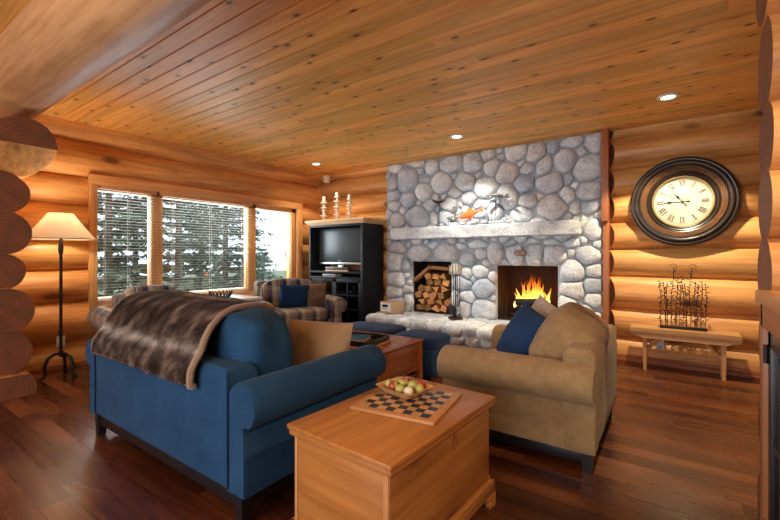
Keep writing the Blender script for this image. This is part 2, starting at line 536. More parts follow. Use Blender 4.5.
def log(L, r, n=30, cuts=(), wob=.012, seed=0, seg=.22, sq=1.0):
    """log along x from 0..L, optional planar cuts (point, normal, material); returns verts, faces, mats"""
    N = max(3, int(L/seg)); vs = []; fs = []
    for j in range(N+1):
        x = L*j/N
        for i in range(n):
            a = 2*PI*i/n
            rr = r*(1+wob/r*(noise.noise(Vector((x*.9+seed*3.1, math.cos(a)*.8+seed, math.sin(a)*.8)))+.35*noise.noise(Vector((x*4+seed, math.cos(a)*3, math.sin(a)*3)))))
            vs.append((x, rr*math.cos(a)*sq, rr*math.sin(a)))
    ms = []
    for j in range(N):
        for i in range(n):
            k = (i+1) % n; fs.append([j*n+i, j*n+k, (j+1)*n+k, (j+1)*n+i]); ms.append(0)
    fs.append(list(range(n))[::-1]); ms.append(1)
    fs.append([N*n+i for i in range(n)]); ms.append(1)
    if cuts:
        bm = bmesh.new(); bv = [bm.verts.new(v) for v in vs]
        for f, mi in zip(fs, ms):
            q = bm.faces.new([bv[i] for i in f]); q.material_index = mi
        for p, nn, mi in cuts:
            res = bmesh.ops.bisect_plane(bm, geom=list(bm.verts)+list(bm.edges)+list(bm.faces), dist=1e-5, plane_co=p, plane_no=nn, clear_outer=True)
            ed = [e for e in res['geom_cut'] if isinstance(e, bmesh.types.BMEdge)]
            if ed:
                fr = bmesh.ops.holes_fill(bm, edges=ed, sides=0)
                for q in fr['faces']: q.material_index = mi
        bm.faces.ensure_lookup_table(); ms = [f.material_index for f in bm.faces]
        vs, fs = frombm(bm)
    return vs, fs, ms


def put_log(mb, p0, d, L, r, cuts=(), seed=None, rnd=None, n=30, wob=.012, sq=1.0):
    seed = random.uniform(0, 90) if seed is None else seed
    vs, fs, ms = log(L, r, n, cuts, wob, seed, sq=sq)
    rz = {'x': 0, 'y': PI/2, '-x': PI}[d]
    rnd = random.random() if rnd is None else rnd
    b = len(mb.v); mt = T(*p0, rz=rz); ox = random.uniform(0, 50)
    spin = random.uniform(0, 6.28); cs, sn = math.cos(spin), math.sin(spin)
    for v in vs:
        mb.v.append(tuple(mt @ Vector(v)))
        mb.g.append((v[0]+ox, v[1]*cs-v[2]*sn, v[1]*sn+v[2]*cs)); mb.r.append(rnd)
    for f, mi in zip(fs, ms): mb.f.append([b+i for i in f]); mb.m.append(mi)


# floor: staggered planks running along x
mb = MB(); wp = .125; y = -3.4
while y < 5.75:
    x = -5.75-random.uniform(0, 1.2)
    while x < 3.3:
        L = random.uniform(.7, 1.7); x1 = min(x+L, 3.3); x0 = max(x, -5.75)
        if x1-x0 > .05:
            vs = [(x0+.0006, y+.0008, 0), (x1-.0006, y+.0008, 0), (x1-.0006, y+wp-.0008, 0), (x0+.0006, y+wp-.0008, 0)]
            mb.add((vs, [[0, 1, 2, 3]]), off=True)
        x += L
    y += wp
mb.add(([(-5.75, -3.4, -.004), (3.3, -3.4, -.004), (3.3, 5.75, -.004), (-5.75, 5.75, -.004)], [[0, 1, 2, 3]]), rnd=0.0)
struct(mb.build('floor', M['floor']))

# ceiling: tongue and groove boards along x with v grooves
mb = MB(); y = -3.4; wb = .128
while y < 5.75:
    x = -5.75-random.uniform(0, 2.4)
    while x < 3.3:
        L = random.uniform(2.4, 4.2); x0 = max(x, -5.75); x1 = min(x+L, 3.3)
        if x1 > x0+.02:
            prof = [(y, H+.010), (y+.007, H), (y+wb-.005, H), (y+wb, H+.010)]
            vs = [(x0, p, q) for p, q in prof]+[(x1-.001, p, q) for p, q in prof]
            mb.add((vs, [[0, 1, 5, 4], [1, 2, 6, 5], [2, 3, 7, 6]]))
        x += L
    y += wb
mb.add(bb(-5.75, 3.3, -3.4, 5.75, H+.012, H+.05, 0)[0], bb(-5.75, 3.3, -3.4, 5.75, H+.012, H+.05, 0)[1], rnd=.1)
struct(mb.build('ceiling', M['ceil'], angle=10))

# left wall of full logs around the window
mb = MB(); XL = -5.55
WY0, WY1, WZ0, WZ1 = 1.76, 4.88, .60, 2.125
zs = [-.08, .27, .70, 1.06, 1.43, 1.79, 2.115, 2.50, 2.86]
for a, b in zip(zs[:-1], zs[1:]):
    z = (a+b)/2; r = (b-a)/2*1.09; r = max(r, .18)
    full = (b < WZ0+.12) or a > WZ1-.02
    if full: put_log(mb, (XL, -3.4, z), 'y', 9.0, r)
    else:
        # in log space x runs along world y, +y of log space is world -x
        L1 = WY0+.02+3.4; c = .10
        put_log(mb, (XL, -3.4, z), 'y', L1, r, cuts=[((L1-.0, -r*.62, 0), (.80, -.60, 0), 1)])
        L2 = 5.6-WY1
        put_log(mb, (XL, WY1-.02, z), 'y', L2, r, cuts=[((0, -r*.62, 0), (-.80, -.60, 0), 1)])
struct(mb.build('wall_left', [M['log'], M['end']], angle=40))

# back wall (behind fireplace, armoire, clock)
mb = MB(); YB = 5.535
zs = [-.06, .26, .60, .97, 1.30, 1.62, 1.93, 2.25, 2.58, 2.9]
for i, (a, b) in enumerate(zip(zs[:-1], zs[1:])):
    z = (a+b)/2; r = max((b-a)/2*1.10, .18)
    L = 5.7-3.72
    put_log(mb, (-5.7, YB, z+.03), 'x', 5.7-3.72, r, cuts=[((L, -r*.45, 0), (.85, -.53, 0), 1)])
    x0 = -.60
    put_log(mb, (x0, YB, z), 'x', 3.3-x0, r, cuts=[((0.0, -r*.50, 0), (-.80, -.60, 0), 1)])
g, m_ = bb(-3.75, -.58, 6.0, 6.1, -.05, 2.75, 0); mb.add(g, m_)
struct(mb.build('wall_back', [M['log'], M['end']], angle=40))

# far right and rear walls close the room; a gap is added behind the rear fill
for nm, p, d, L in (('wall_right', (3.35, -3.4, 0), 'y', 9.1), ('wall_front', (-5.7, -3.45, 0), 'x', 9.1)):
    mb = MB()
    for k in range(9):
        z = .12+k*.34
        if nm == 'wall_front' and .62 < z < 2.2:
            put_log(mb, (p[0], p[1], z), d, 1.9, .19, n=16); put_log(mb, (p[0]+7.2, p[1], z), d, 1.9, .19, n=16)
        else: put_log(mb, (p[0], p[1], z), d, L, .19, n=16)
    struct(mb.build(nm, [M['log'], M['end']], angle=40))

# interior log wall ends on the left and right
mb = MB(); zs = [(-.06, .20, -4.58), (.20, .56, -4.66), (.56, .93, -4.64), (.93, 1.235, -4.68), (1.235, 1.59, -4.66), (1.59, 1.94, -4.69)]
for a, b, xe in zs:
    r = (b-a)/2*1.04; z = (a+b)/2
    if a < 0: put_log(mb, (-5.6, .90, z), 'x', xe+5.6, .185, cuts=[((0, 0, .19-z+.0), (0, 0, 1), 0)], sq=1.05)
    else: put_log(mb, (-5.6, .895+random.uniform(-.01, .012), z), 'x', xe+5.6, r, rnd=.4)
put_log(mb, (-5.6, .99, 2.165), 'x', 1.10, .235, cuts=[((1.10, 0, .0), (.62, 0, -.78), 0)], rnd=.5)
struct(mb.build('wall_near_left', [M['log'], M['end']], angle=40))
mb = MB(); zz = [-.1, .24, .68, .97, 1.29, 1.60, 1.87, 2.27, 2.66, 2.95]
for a, b in zip(zz[:-1], zz[1:]):
    r = min(max((b-a)/2*1.05, .165), .205)
    put_log(mb, (.345+random.uniform(-.006, .006), 2.42, (a+b)/2), 'x', 2.95, r, sq=.17/r, rnd=random.uniform(.5, 1))
struct(mb.build('wall_near_right', [M['log'], M['end']], angle=40))

# round ceiling beam resting on the left log ends
mb = MB(); put_log(mb, (-5.6, .945, 2.68), 'x', 8.9, .257, seed=3, n=48, wob=.012, rnd=.6)
struct(mb.build('ceiling_beam', [M['beam'], M['end']]))

# baseboards
mb = MB()
for a in ((-.56, .345, 5.315, 5.345, 0, .045), ): mb.add(*bb(*a, .003))
mb.add(*bb(-.56, 3.2, 5.30, 5.36, 0, .030, .004)); mb.add(*bb(-.56, 3.2, 5.325, 5.37, .03, .075, .004))
struct(mb.build('baseboard_back', M['trimd']))
mb = MB(); mb.add(*bb(-5.40, -5.33, 1.15, 5.3, 0, .05, .004), g='y'); struct(mb.build('baseboard_left', M['trimd']))

# window_1: frame, mullions, sill, panes
win = bpy.data.objects.new('window_1', None); C.objects.link(win); struct(win)
xf = -5.365
mb = MB()
mb.add(*bb(xf-.02, xf+.025, WY0-.03, WY1+.03, WZ1-.11+.02, WZ1+.02), g='y')           # head casing
mb.add(*bb(xf-.02, xf+.025, WY0-.03, WY0+.050, WZ0-.03, WZ1-.09), g='z')
mb.add(*bb(xf-.02, xf+.025, WY1-.085, WY1+.03, WZ0-.03, WZ1-.09), g='z')
mb.add(*bb(xf-.02, xf+.03, WY0-.03, WY1+.03, WZ0-.11, WZ0-.02), g='y')
mb.build('window_casing', M['trimw'], win)
mb = MB()
for a, b in ((WY0+.045, WY0+.075), (2.42, 2.56), (3.85, 3.99), (WY1-.15, WY1-.055)):
    mb.add(*bb(xf-.17, xf-.055, a, b, WZ0, WZ1-.08), g='z')
for a, b in ((WZ0-.02, WZ0+.06), (WZ1-.15, WZ1-.08)):
    mb.add(*bb(xf-.17, xf-.055, WY0+.05, WY1-.05, a, b), g='y')
# jamb lining
mb.add(*bb(xf-.30, xf-.01, WY0+.03, WY0+.06, WZ0, WZ1-.06), g='z'); mb.add(*bb(xf-.30, xf-.01, WY1-.06, WY1-.03, WZ0, WZ1-.06), g='z')
mb.add(*bb(xf-.30, xf-.01, WY0+.03, WY1-.03, WZ1-.09, WZ1-.06), g='y')
mb.build('window_frame', M['trimw'], win)
mb = MB(); mb.add(*bb(xf-.30, xf+.06, WY0, WY1, WZ0-.03, WZ0), g='y'); mb.build('window_sill', M['trimw'], win)
for a, b in ((WY0+.075, 2.42), (2.56, 3.85), (3.99, WY1-.15)):
    mb = MB(); mb.add(*bb(xf-.125, xf-.119, a-.01, b+.01, WZ0+.05, WZ1-.14, 0)); mb.build('pane', M['glass'], win)

# added_rear_window behind the camera: unseen frame put in to go with the rear fill
w2 = bpy.data.objects.new('added_rear_window', None); C.objects.link(w2); struct(w2)
mb = MB()
for a, b in ((-3.85, -3.7), (-1.3, -1.1), (1.4, 1.55)): mb.add(*bb(a, b, -3.3, -3.2, .6, 2.35), g='z')
mb.add(*bb(-3.85, 1.55, -3.3, -3.2, .5, .62)); mb.add(*bb(-3.85, 1.55, -3.3, -3.2, 2.33, 2.45)); mb.build('window_frame', M['trimw'], w2)

# ---------------------------------------------------------------- venetian blinds
def blind(y0, y1, label, zlow, tilt):
    t = thing('venetian_blind', label, 'blind', (xf-.03, (y0+y1)/2, WZ0), 0, 'venetian blinds in the window')
    wdt = y1-y0; mb = MB(); zt = WZ1-WZ0-.13; z = zlow
    while z < zt-.03:
        mb.add(box(.034, wdt-.01, .0018, 0), T(0, 0, z, ry=tilt)); z += .036
    mb.build('slats', M['blind'], t)
    mb = MB(); mb.add(box(.055, wdt, .05, .004), T(0, 0, zt+.02)); mb.build('headrail', M['trimw'], t)
    mb = MB(); mb.add(box(.05, wdt-.005, .018, .004), T(0, 0, zlow-.02)); mb.build('bottom_rail', M['blind'], t)
    mb = MB()
    for k in (.12, .5, .88):
        for sx in (-.024, .024): mb.add(box(.0012, .0025, zt-zlow+.02, 0), T(sx, -wdt/2+wdt*k, (zt+zlow)/2))
    mb.build('ladder_cords', M['blind'], t)
blind(WY0+.06, 2.47, 'cream venetian blind over the leftmost window pane behind the floor lamp', .06, R(-2))
blind(2.51, 3.90, 'widest cream venetian blind, over the middle window pane', .06, R(-2))

# ---------------------------------------------------------------- fireplace
YF = 5.33


def px(u, v, y):
    """pixel to point on the plane y"""
    dx = -229.2+.8186*(u-390); dy = 326.6+.5745*(u-390); t = y/dy
    return dx*t, 1.22+(255.5-v)*t


seedsA = [(65,190,30,16,0),(55,250,19,34,0),(120,240,42,50,-.2),(177,200,13,14,0),(150,168,38,14,0),(228,183,28,30,0),(305,175,50,36,.3),(402,165,40,44,0),(466,132,28,26,0),(487,180,36,36,.5),(195,235,30,14,0),(187,292,38,36,0),(60,305,28,22,0),(125,325,34,36,.3),(65,352,26,21,0),(264,252,42,47,0),(325,292,28,20,0),(365,248,46,38,0),(425,217,13,13,0),(457,270,49,40,0),(385,322,32,28,0),(75,415,31,32,0),(160,398,52,46,0),(218,348,28,24,0),(300,345,34,28,0),(283,402,34,30,0),(436,398,34,34,0),(236,402,18,30,0)]
seedsB = [(38,112,12,12,0),(112,120,49,42,0),(198,122,40,45,-.4),(272,98,24,27,0),(355,75,48,26,.2),(450,75,38,46,0),(396,116,20,22,.5),(135,165,18,13,0),(70,208,52,42,0),(160,190,32,24,.3),(236,178,32,50,-.5),(328,155,46,50,0),(430,180,66,56,.3),(148,255,46,36,.3),(255,250,64,46,.4),(338,235,20,26,-.5),(430,285,58,38,0),(335,302,32,36,0),(72,312,46,54,0),(165,330,42,28,0),(270,358,66,54,0),(368,358,24,26,0),(440,355,50,24,0),(135,388,60,30,0),(20,375,36,44,0),(200,62,40,14,0),(452,452,40,50,0),(400,420,14,30,0)]
seedsC = [(75,98,38,25,0),(68,160,33,42,0),(165,130,54,38,0),(288,124,70,42,0),(230,88,25,14,0),(112,170,18,30,0),(140,215,30,42,0),(70,235,38,32,0),(62,290,32,30,0),(122,280,26,18,0),(128,335,22,48,0),(68,345,34,34,0),(376,147,38,26,0),(435,125,25,20,0),(350,92,30,14,0),(430,82,52,18,0),(500,125,32,50,0),(372,208,24,22,0),(436,202,36,27,0),(352,250,40,27,0),(405,235,11,11,0),(448,272,48,40,0),(380,312,34,24,0),(450,368,54,42,0),(364,362,28,40,0),(325,320,22,34,0),(328,375,16,22,0)]
seedsD = [(108,130,36,50,0),(195,132,38,50,0),(276,137,52,45,0),(355,78,40,17,0),(430,132,60,36,0),(350,122,16,15,0),(275,75,40,12,0),(352,200,56,48,0),(456,198,42,27,0),(357,280,55,36,0),(446,262,46,30,0),(332,345,42,38,0),(450,325,38,28,0),(185,72,36,14,0),(95,78,40,14,0),(420,370,46,22,0),(352,400,46,24,0),(450,402,40,22,0)]
stones = []
for lst, ox, oy in ((seedsA, 380, 125), (seedsB, 490, 125), (seedsC, 380, 225), (seedsD, 490, 225)):
    for u, v, ru, rv, rot in lst:
        U, V = ox+u/4.333, oy+v/4.333
        x, z = px(U, V, YF-.03); x0, _ = px(U-ru/4.333, V, YF-.03); x1, _ = px(U+ru/4.333, V, YF-.03); _, z0 = px(U, V+rv/4.333, YF-.03); _, z1 = px(U, V-rv/4.333, YF-.03)
        stones.append((x, z, (x1-x0)/2, (z1-z0)/2, rot))
FX0, FX1, FZ0, FZ1 = -3.80, -.655, .30, H
OP = [(-1.945, -1.155, .34, 1.085), (-3.30, -2.64, .34, 1.13)]      # firebox and wood niche openings


def inop(x, z, m=0.0):
    return any(a-m < x < b+m and c-m < z < d+m for a, b, c, d in OP)
stones = [s for s in stones if FX0-.05 < s[0] < FX1+.05 and .2 < s[1] < FZ1+.05 and not inop(s[0], s[1])]
random.seed(11)
# small filler stones where the big ones leave room
for _ in range(5000):
    x = random.uniform(FX0+.03, FX1-.03); z = random.uniform(.33, FZ1-.03)
    if inop(x, z, .04): continue
    cl = min(math.hypot((x-s[0])/(s[2]+.001), (z-s[1])/(s[3]+.001)) for s in stones)
    d = min(math.hypot(x-s[0], z-s[1])*(1-1/max(1.0001, math.hypot((x-s[0])/s[2], (z-s[1])/s[3]))) for s in stones)
    if cl > 1 and d > .040: stones.append((x, z, d*1.05, d*.95, 0))
ghost = []
for a, b, c, d in OP:
    k = .05
    xx = a+k
    while xx < b:
        ghost.append((xx, d-k, .05, .05)); xx += .09
    zz_ = c
    while zz_ < d:
        ghost.append((a+k, zz_, .05, .05)); ghost.append((b-k, zz_, .05, .05)); zz_ += .09


def clip(poly, px_, pz, nx, nz):
    out = []; n = len(poly)
    for i in range(n):
        a = poly[i]; b = poly[(i+1) % n]
        da = (a[0]-px_)*nx+(a[1]-pz)*nz; db = (b[0]-px_)*nx+(b[1]-pz)*nz
        if da <= 0: out.append(a)
        if (da < 0 < db) or (db < 0 < da):
            t = da/(da-db); out.append((a[0]+(b[0]-a[0])*t, a[1]+(b[1]-a[1])*t))
    return out


def stone_poly(i, gap=.004):
    x, z, rx, rz, rot = stones[i]; c, s = math.cos(rot), math.sin(rot)
    poly = []
    for k in range(28):
        a = 2*PI*k/28; e = 2/2.5
        ex = math.copysign(abs(math.cos(a))**e, math.cos(a))*rx*1.12; ez = math.copysign(abs(math.sin(a))**e, math.sin(a))*rz*1.12
        w_ = 1+.10*noise.noise(Vector((math.cos(a)*1.3+i*3.7, math.sin(a)*1.3, i)))
        poly.append((x+(ex*c-ez*s)*w_, z+(ex*s+ez*c)*w_))
    R1 = (rx+rz)/2
    for j, o in enumerate([(q[0], q[1], q[2], q[3]) for q in stones]+ghost):
        if j == i: continue
        dx, dz = o[0]-x, o[1]-z; D = math.hypot(dx, dz)
        if D > .75 or D < 1e-4: continue
        ux, uz = dx/D, dz/D
        # extents of both ellipses along the joining line
        r1 = 1/math.sqrt((ux/rx)**2+(uz/rz)**2); r2 = 1/math.sqrt((ux/o[2])**2+(uz/o[3])**2)
        t = D*r1/(r1+r2)
        if D > (r1+r2)*1.35: continue
        # ellipse normal blend keeps joints natural
        t -= gap
        poly = clip(poly, x+ux*t, z+uz*t, ux, uz)
        if len(poly) < 3: return None
    for p in ((FX0, 0, -1, 0), (FX1, 0, 1, 0), (0, FZ1-.002, 0, 1), (0, FZ0, 0, -1)):
        poly = clip(poly, *p)
        if len(poly) < 3: return None
    return poly


def resample(poly, n=26):
    for _ in range(2):
        q = []
        for i in range(len(poly)):
            a = poly[i]; b = poly[(i+1) % len(poly)]
            q += [(a[0]*.75+b[0]*.25, a[1]*.75+b[1]*.25), (a[0]*.25+b[0]*.75, a[1]*.25+b[1]*.75)]
        poly = q
    L = [0]
    for i in range(len(poly)):
        a = poly[i]; b = poly[(i+1) % len(poly)]; L.append(L[-1]+math.hypot(a[0]-b[0], a[1]-b[1]))
    tot = L[-1]; out = []; j = 0
    for k in range(n):
        s = tot*k/n
        while L[j+1] < s: j += 1
        t = (s-L[j])/max(1e-9, L[j+1]-L[j]); a = poly[j]; b = poly[(j+1) % len(poly)]
        out.append((a[0]+(b[0]-a[0])*t, a[1]+(b[1]-a[1])*t))
    return out


def dome(poly, depth, seed, y0):
    n = len(poly); cx = sum(p[0] for p in poly)/n; cz = sum(p[1] for p in poly)/n
    rings = [(1.0, -.35), (1.0, .12), (.965, .38), (.90, .62), (.78, .82), (.60, .94), (.36, 1.0)]
    vs = []; fs = []
    for s, h in rings:
        for p in poly:
            x = cx+(p[0]-cx)*s; z = cz+(p[1]-cz)*s
            nz_ = noise.noise(Vector((x*7+seed, z*7, seed)))*.16+noise.noise(Vector((x*22+seed, z*22, seed)))*.06
            vs.append((x, y0-depth*(h+nz_*max(0, h)), z))
    vs.append((cx, y0-depth*1.02, cz))
    for j in range(len(rings)-1):
        for i in range(n):
            k = (i+1) % n; fs.append([j*n+i, j*n+k, (j+1)*n+k, (j+1)*n+i])
    b = (len(rings)-1)*n
    for i in range(n): fs.append([b+i, b+(i+1) % n, len(vs)-1])
    return vs, fs


fp = thing('fireplace', 'grey river stone fireplace with a long stone mantel and raised hearth', 'fireplace', (0, 0, 0))
mb = MB()
for i in range(len(stones)):
    p = stone_poly(i)
    if not p or len(p) < 3: continue
    p = resample(p); xs = [q[0] for q in p]; zs_ = [q[1] for q in p]
    sz = min(max(xs)-min(xs), max(zs_)-min(zs_))
    if sz < .02: continue
    mb.add(dome(p, min(.085, .30*sz+.012), i*5.3, YF-.005))
mb.build('stone_facing', M['stone'], fp, angle=80)
# mortar bed with the two openings left free
mb = MB(); a1, b1, c1, d1 = OP[1]; a2, b2, c2, d2 = OP[0]; yb = YF+.05
for (x0, x1, z0, z1) in ((FX0, a1, FZ0-.3, d1), (b1, a2, FZ0-.3, d1), (b2, FX1, FZ0-.3, d1), (FX0, FX1, d1, FZ1), (a2, b2, d2, d1), (a1, b1, FZ0-.3, c1), (a2, b2, FZ0-.3, c2)):
    mb.add(*bb(x0, x1, YF, YF+.03, z0, z1, 0))
mb.add(*bb(FX0, FX0+.12, YF+.1, 5.9, 0, FZ1, 0))
mb.build('mortar_bed', M['mortar'], fp)
# firebox and wood niche linings
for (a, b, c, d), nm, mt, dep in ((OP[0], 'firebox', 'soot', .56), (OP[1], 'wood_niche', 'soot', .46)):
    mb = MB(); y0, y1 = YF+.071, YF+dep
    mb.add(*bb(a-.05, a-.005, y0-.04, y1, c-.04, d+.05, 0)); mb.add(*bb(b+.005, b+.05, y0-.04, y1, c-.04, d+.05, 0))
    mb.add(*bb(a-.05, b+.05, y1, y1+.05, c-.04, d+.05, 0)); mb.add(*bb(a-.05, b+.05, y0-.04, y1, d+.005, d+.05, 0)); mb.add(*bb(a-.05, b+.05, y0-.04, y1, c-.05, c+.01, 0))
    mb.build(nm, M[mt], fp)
# mantel: thick rough slab
def rough(v, X, Y, Z):
    n_ = noise.noise(Vector((v.x*5, v.y*8, v.z*8)))*.009+noise.noise(Vector((v.x*22, v.y*22, v.z*22)))*.004
    return Vector((v.x+n_, v.y+n_*1.5, v.z+n_*.8))
def slab(sx, sy, sz, nx=60, ny=5, nz=5):
    bm = bmesh.new(); bmesh.ops.create_cube(bm, size=1)
    for v in bm.verts: v.co = (v.co.x*sx, v.co.y*sy, v.co.z*sz)
    bmesh.ops.bevel(bm, geom=list(bm.edges), offset=.012, segments=2, affect='EDGES')
    ex = [e for e in bm.edges if abs(e.verts[0].co.x-e.verts[1].co.x) > .5*sx]
    bmesh.ops.subdivide_edges(bm, edges=ex, cuts=nx, use_grid_fill=True)
    ez = [e for e in bm.edges if abs(e.verts[0].co.z-e.verts[1].co.z) > .5*sz]
    bmesh.ops.subdivide_edges(bm, edges=ez, cuts=nz, use_grid_fill=True)
    for v in bm.verts: v.co = rough(v.co.copy(), 0, 0, 0)
    return frombm(bm)
mb = MB(); mb.add(slab(2.68, .27, .175), T(-2.23, 5.215, 1.555), rnd=.3)
mb.build('mantel', M['mantel'], fp, angle=50)
# raised hearth
HX0, HX1, HY0, HZ = -3.66, -.66, 4.55, .355
mb = MB(); mb.add(*bb(HX0+.06, HX1, HY0+.06, YF, 0, HZ-.05, .01)); mb.build('hearth_core', M['mortar'], fp)
mb = MB(); random.seed(5)
def rock(mb, x, y, z, sx, sy, sz, p=2.7):
    s_ = random.uniform(0, 99)
    mb.add(blob(sx, sy, sz, p, 8, .26, 5.0, s_), T(x, y, z, rz=random.uniform(-.06, .06)))
def rowx(z0, z1, y, dep, lo, hi, p=2.7):
    x = HX0
    while x < HX1-.05:
        wd_ = min(random.uniform(lo, hi), HX1-x)
        if HX1-x-wd_ < .10: wd_ = HX1-x
        rock(mb, x+wd_/2, y+random.uniform(-.015, .015), (z0+z1)/2, wd_*.99, dep, (z1-z0)*1.06, p); x += wd_
rowx(.20, HZ+.005, HY0+.10, .24, .20, .30, 2.5)
rowx(.09, .215, HY0+.10, .20, .16, .32)
rowx(-.02, .10, HY0+.10, .20, .18, .34)
y = HY0+.22
while y < YF:                       # left side of the hearth
    wd_ = random.uniform(.2, .3); rock(mb, HX0+.08, y+wd_/2, HZ-.075, .24, wd_, .16, 3); rock(mb, HX0+.09, y+wd_/2, .13, .2, wd_, .22); y += wd_
# flat flagstones on top
y = HY0+.20
for rw in range(2):
    x = HX0+.18
    while x < HX1:
        wd_ = min(random.uniform(.3, .5), HX1-x+.02); rock(mb, x+wd_/2, y+.14+.27*rw, HZ-.045, wd_*.99, .28, .075, 4); x += wd_
mb.build('hearth_stones', M['hstone'], fp, angle=80)
# side trim boards
for a in ((-.655, -.585, 5.22, 5.50, 1.62, H), (-.645, -.585, 5.26, 5.50, 0, 1.62)):
    mb = MB(); mb.add(*bb(*a, .003), g='z'); mb.build('side_trim', M['trimd'], fp)

# fire
ft = thing('fire', 'bright orange log fire burning in the stone firebox', 'fire', (-1.56, YF+.30, .36))
mb = MB(); random.seed(3)
for k in range(34):
    x = random.gauss(0, .12); x = max(-.25, min(.25, x)); y = random.uniform(-.10, .10)
    h = random.uniform(.30, .60)*(1-abs(x)/.42); r = random.uniform(.017, .036); ph = random.uniform(0, 6)
    prof = [(0.004, 0), (.6, .05), (1, .16), (.92, .3), (.66, .5), (.40, .68), (.18, .86), (.02, 1)]
    secs = []
    for q, s in prof:
        cx = .030*math.sin(s*5+ph)*s; cy = .02*math.cos(s*4+ph)*s
        secs.append([(x+cx+r*q*math.cos(a)*(1+.2*math.sin(3*a+ph)), y+cy+r*q*math.sin(a), .13+h*s) for a in [2*PI*i/10 for i in range(10)]])
    mb.add(loft(secs), off=False)
mb.build('flames', M['flame'], ft)
ft.location.x = -1.53
for k in range(7):
    mb = MB(); a = random.uniform(-.5, .5)
    L_ = random.uniform(.22, .42)
    vs, fs, ms = log(L_, random.uniform(.038, .055), 10, (), .012, k*7, .05)
    mb.add((vs, fs), T(random.uniform(-.28, -.06)+.0, random.uniform(-.17, .02), .13+.045*(k % 3), rz=a, ry=random.uniform(-.2, .2)))
    mb.build('burning_log', M['char'], ft)
mb = MB()
for k in range(30): mb.add(blob(.05, .05, .03, 2.2, 2, .3, 20, k), T(random.uniform(-.22, .22), random.uniform(-.12, .12), .085))
o = mb.build('embers', M['ember'], ft); o['kind'] = 'stuff'
gt = thing('fire_grate', 'black iron log grate with upright andirons under the fire', 'grate', (-1.56, YF+.28, .355))
mb = MB()
for k in range(6): mb.add(tube([(-.25+.1*k, -.16, .10), (-.25+.1*k, -.15, .065), (-.25+.1*k, .15, .065), (-.25+.1*k, .16, .10)], .007, 6))
for y in (-.12, .12): mb.add(tube([(-.28, y, .06), (.28, y, .06)], .008, 6))
mb.build('grate_bars', M['iron'], gt)
for s in (-1, 1):
    mb = MB(); mb.add(tube([(s*.30, -.20, 0), (s*.29, -.18, .10), (s*.30, -.17, .25), (s*.30, -.17, .29)], [.012, .011, .009, .014], 8))
    mb.add(tube([(s*.30, -.18, .06), (s*.30, .16, .06), (s*.30, .16, 0)], .010, 6)); mb.add(tube([(s*.36, -.21, 0), (s*.30, -.18, .05), (s*.24, -.21, 0)], .010, 6))
    mb.build('andiron', M['iron'], gt)
lamp('fire_light', 'POINT', (-1.53, YF+.26, .72), 7, (1.0, .36, .09), shadow_soft_size=.12)

# oval plaque hanging over the firebox
t = thing('hearth_plaque', 'small oval hanging sign on the stones above the fire', 'sign', (-1.60, YF-.105, 1.255))
mb = MB(); mb.add(blob(.155, .015, .085, 2, 6)); mb.build('plate', M['card'], t)
mb = MB(); mb.add(tube([(.072*math.cos(a), -.008, .036*math.sin(a)) for a in [2*PI*i/24 for i in range(24)]], .004, 6, True)); mb.build('rim', M['iron'], t)
mb = MB()
for k, zz_ in enumerate((.012, -.006)): mb.add(box(.07-.02*k, .003, .006, 0), T(0, -.009, zz_))
mb.build('lettering', M['iron'], t)
mb = MB(); mb.add(box(.025, .02, .035, .004), T(0, 0, .055)); mb.build('hanger', M['white'], t)

# firewood in the niche
random.seed(21)
a, b, c, d = OP[1]; z = c+.02; row = 0
names = ['bottom', 'second', 'third', 'fourth', 'fifth', 'topmost']
cols = ['leftmost', 'second from left', 'third from left', 'fourth from left', 'fifth from left', 'sixth from left', 'seventh from left']
while z < d-.17 and row < 6:
    x = a+.015+(.05 if row % 2 else 0); h = random.uniform(.105, .125); col_ = 0
    if row >= 4: x = a+.20
    while x < b-.08:
        wd_ = random.uniform(.11, .16)
        if x+wd_ > b-.01: break
        up = random.random() < .5
        n_ = random.choice([3, 4, 5])
        rr = wd_/2*.98; poly = []
        a0 = (-PI/2 if up else PI/2)+random.uniform(-.3, .3)
        for k in range(n_):
            aa = a0+2*PI*k/n_+PI/n_+random.uniform(-.15, .15); poly.append((rr*1.12*math.cos(aa), h/2*1.15*math.sin(aa)))
        # rounded bark side
        ds = random.uniform(.32, .40); yf = random.uniform(-.03, .03)
        t = tag(MB().add(prism(poly, ds), g='y').build('firewood_log', M['split'], angle=20), 'split firewood log in the %s row of the wall niche, %s' % (names[row], cols[min(col_, 6)]), 'firewood', 'split logs stacked in the niche')
        t.location = (x+wd_/2, YF+.03+yf+ds/2, z+h/2); t.rotation_euler = (0, random.uniform(-.4, .4), random.uniform(-.06, .06)); t.scale = (.93, 1, .93)
        x += wd_; col_ += 1
    z += h*.88; row += 1
for k, (x, z, ang, L_, lb) in enumerate([(-3.16, .93, R(38), .40, 'long split stick leaning at the upper left of the niche'), (-2.84, 1.03, R(-4), .30, 'split log lying flat at the very top of the niche stack')]):
    t = tag(MB().add(box(L_, .12, .05, .008), g='x').build('firewood_log', M['split'], angle=20), lb, 'firewood', 'split logs stacked in the niche')
    t.location = (x, YF+.06, z); t.rotation_euler = (0, -ang, 0)

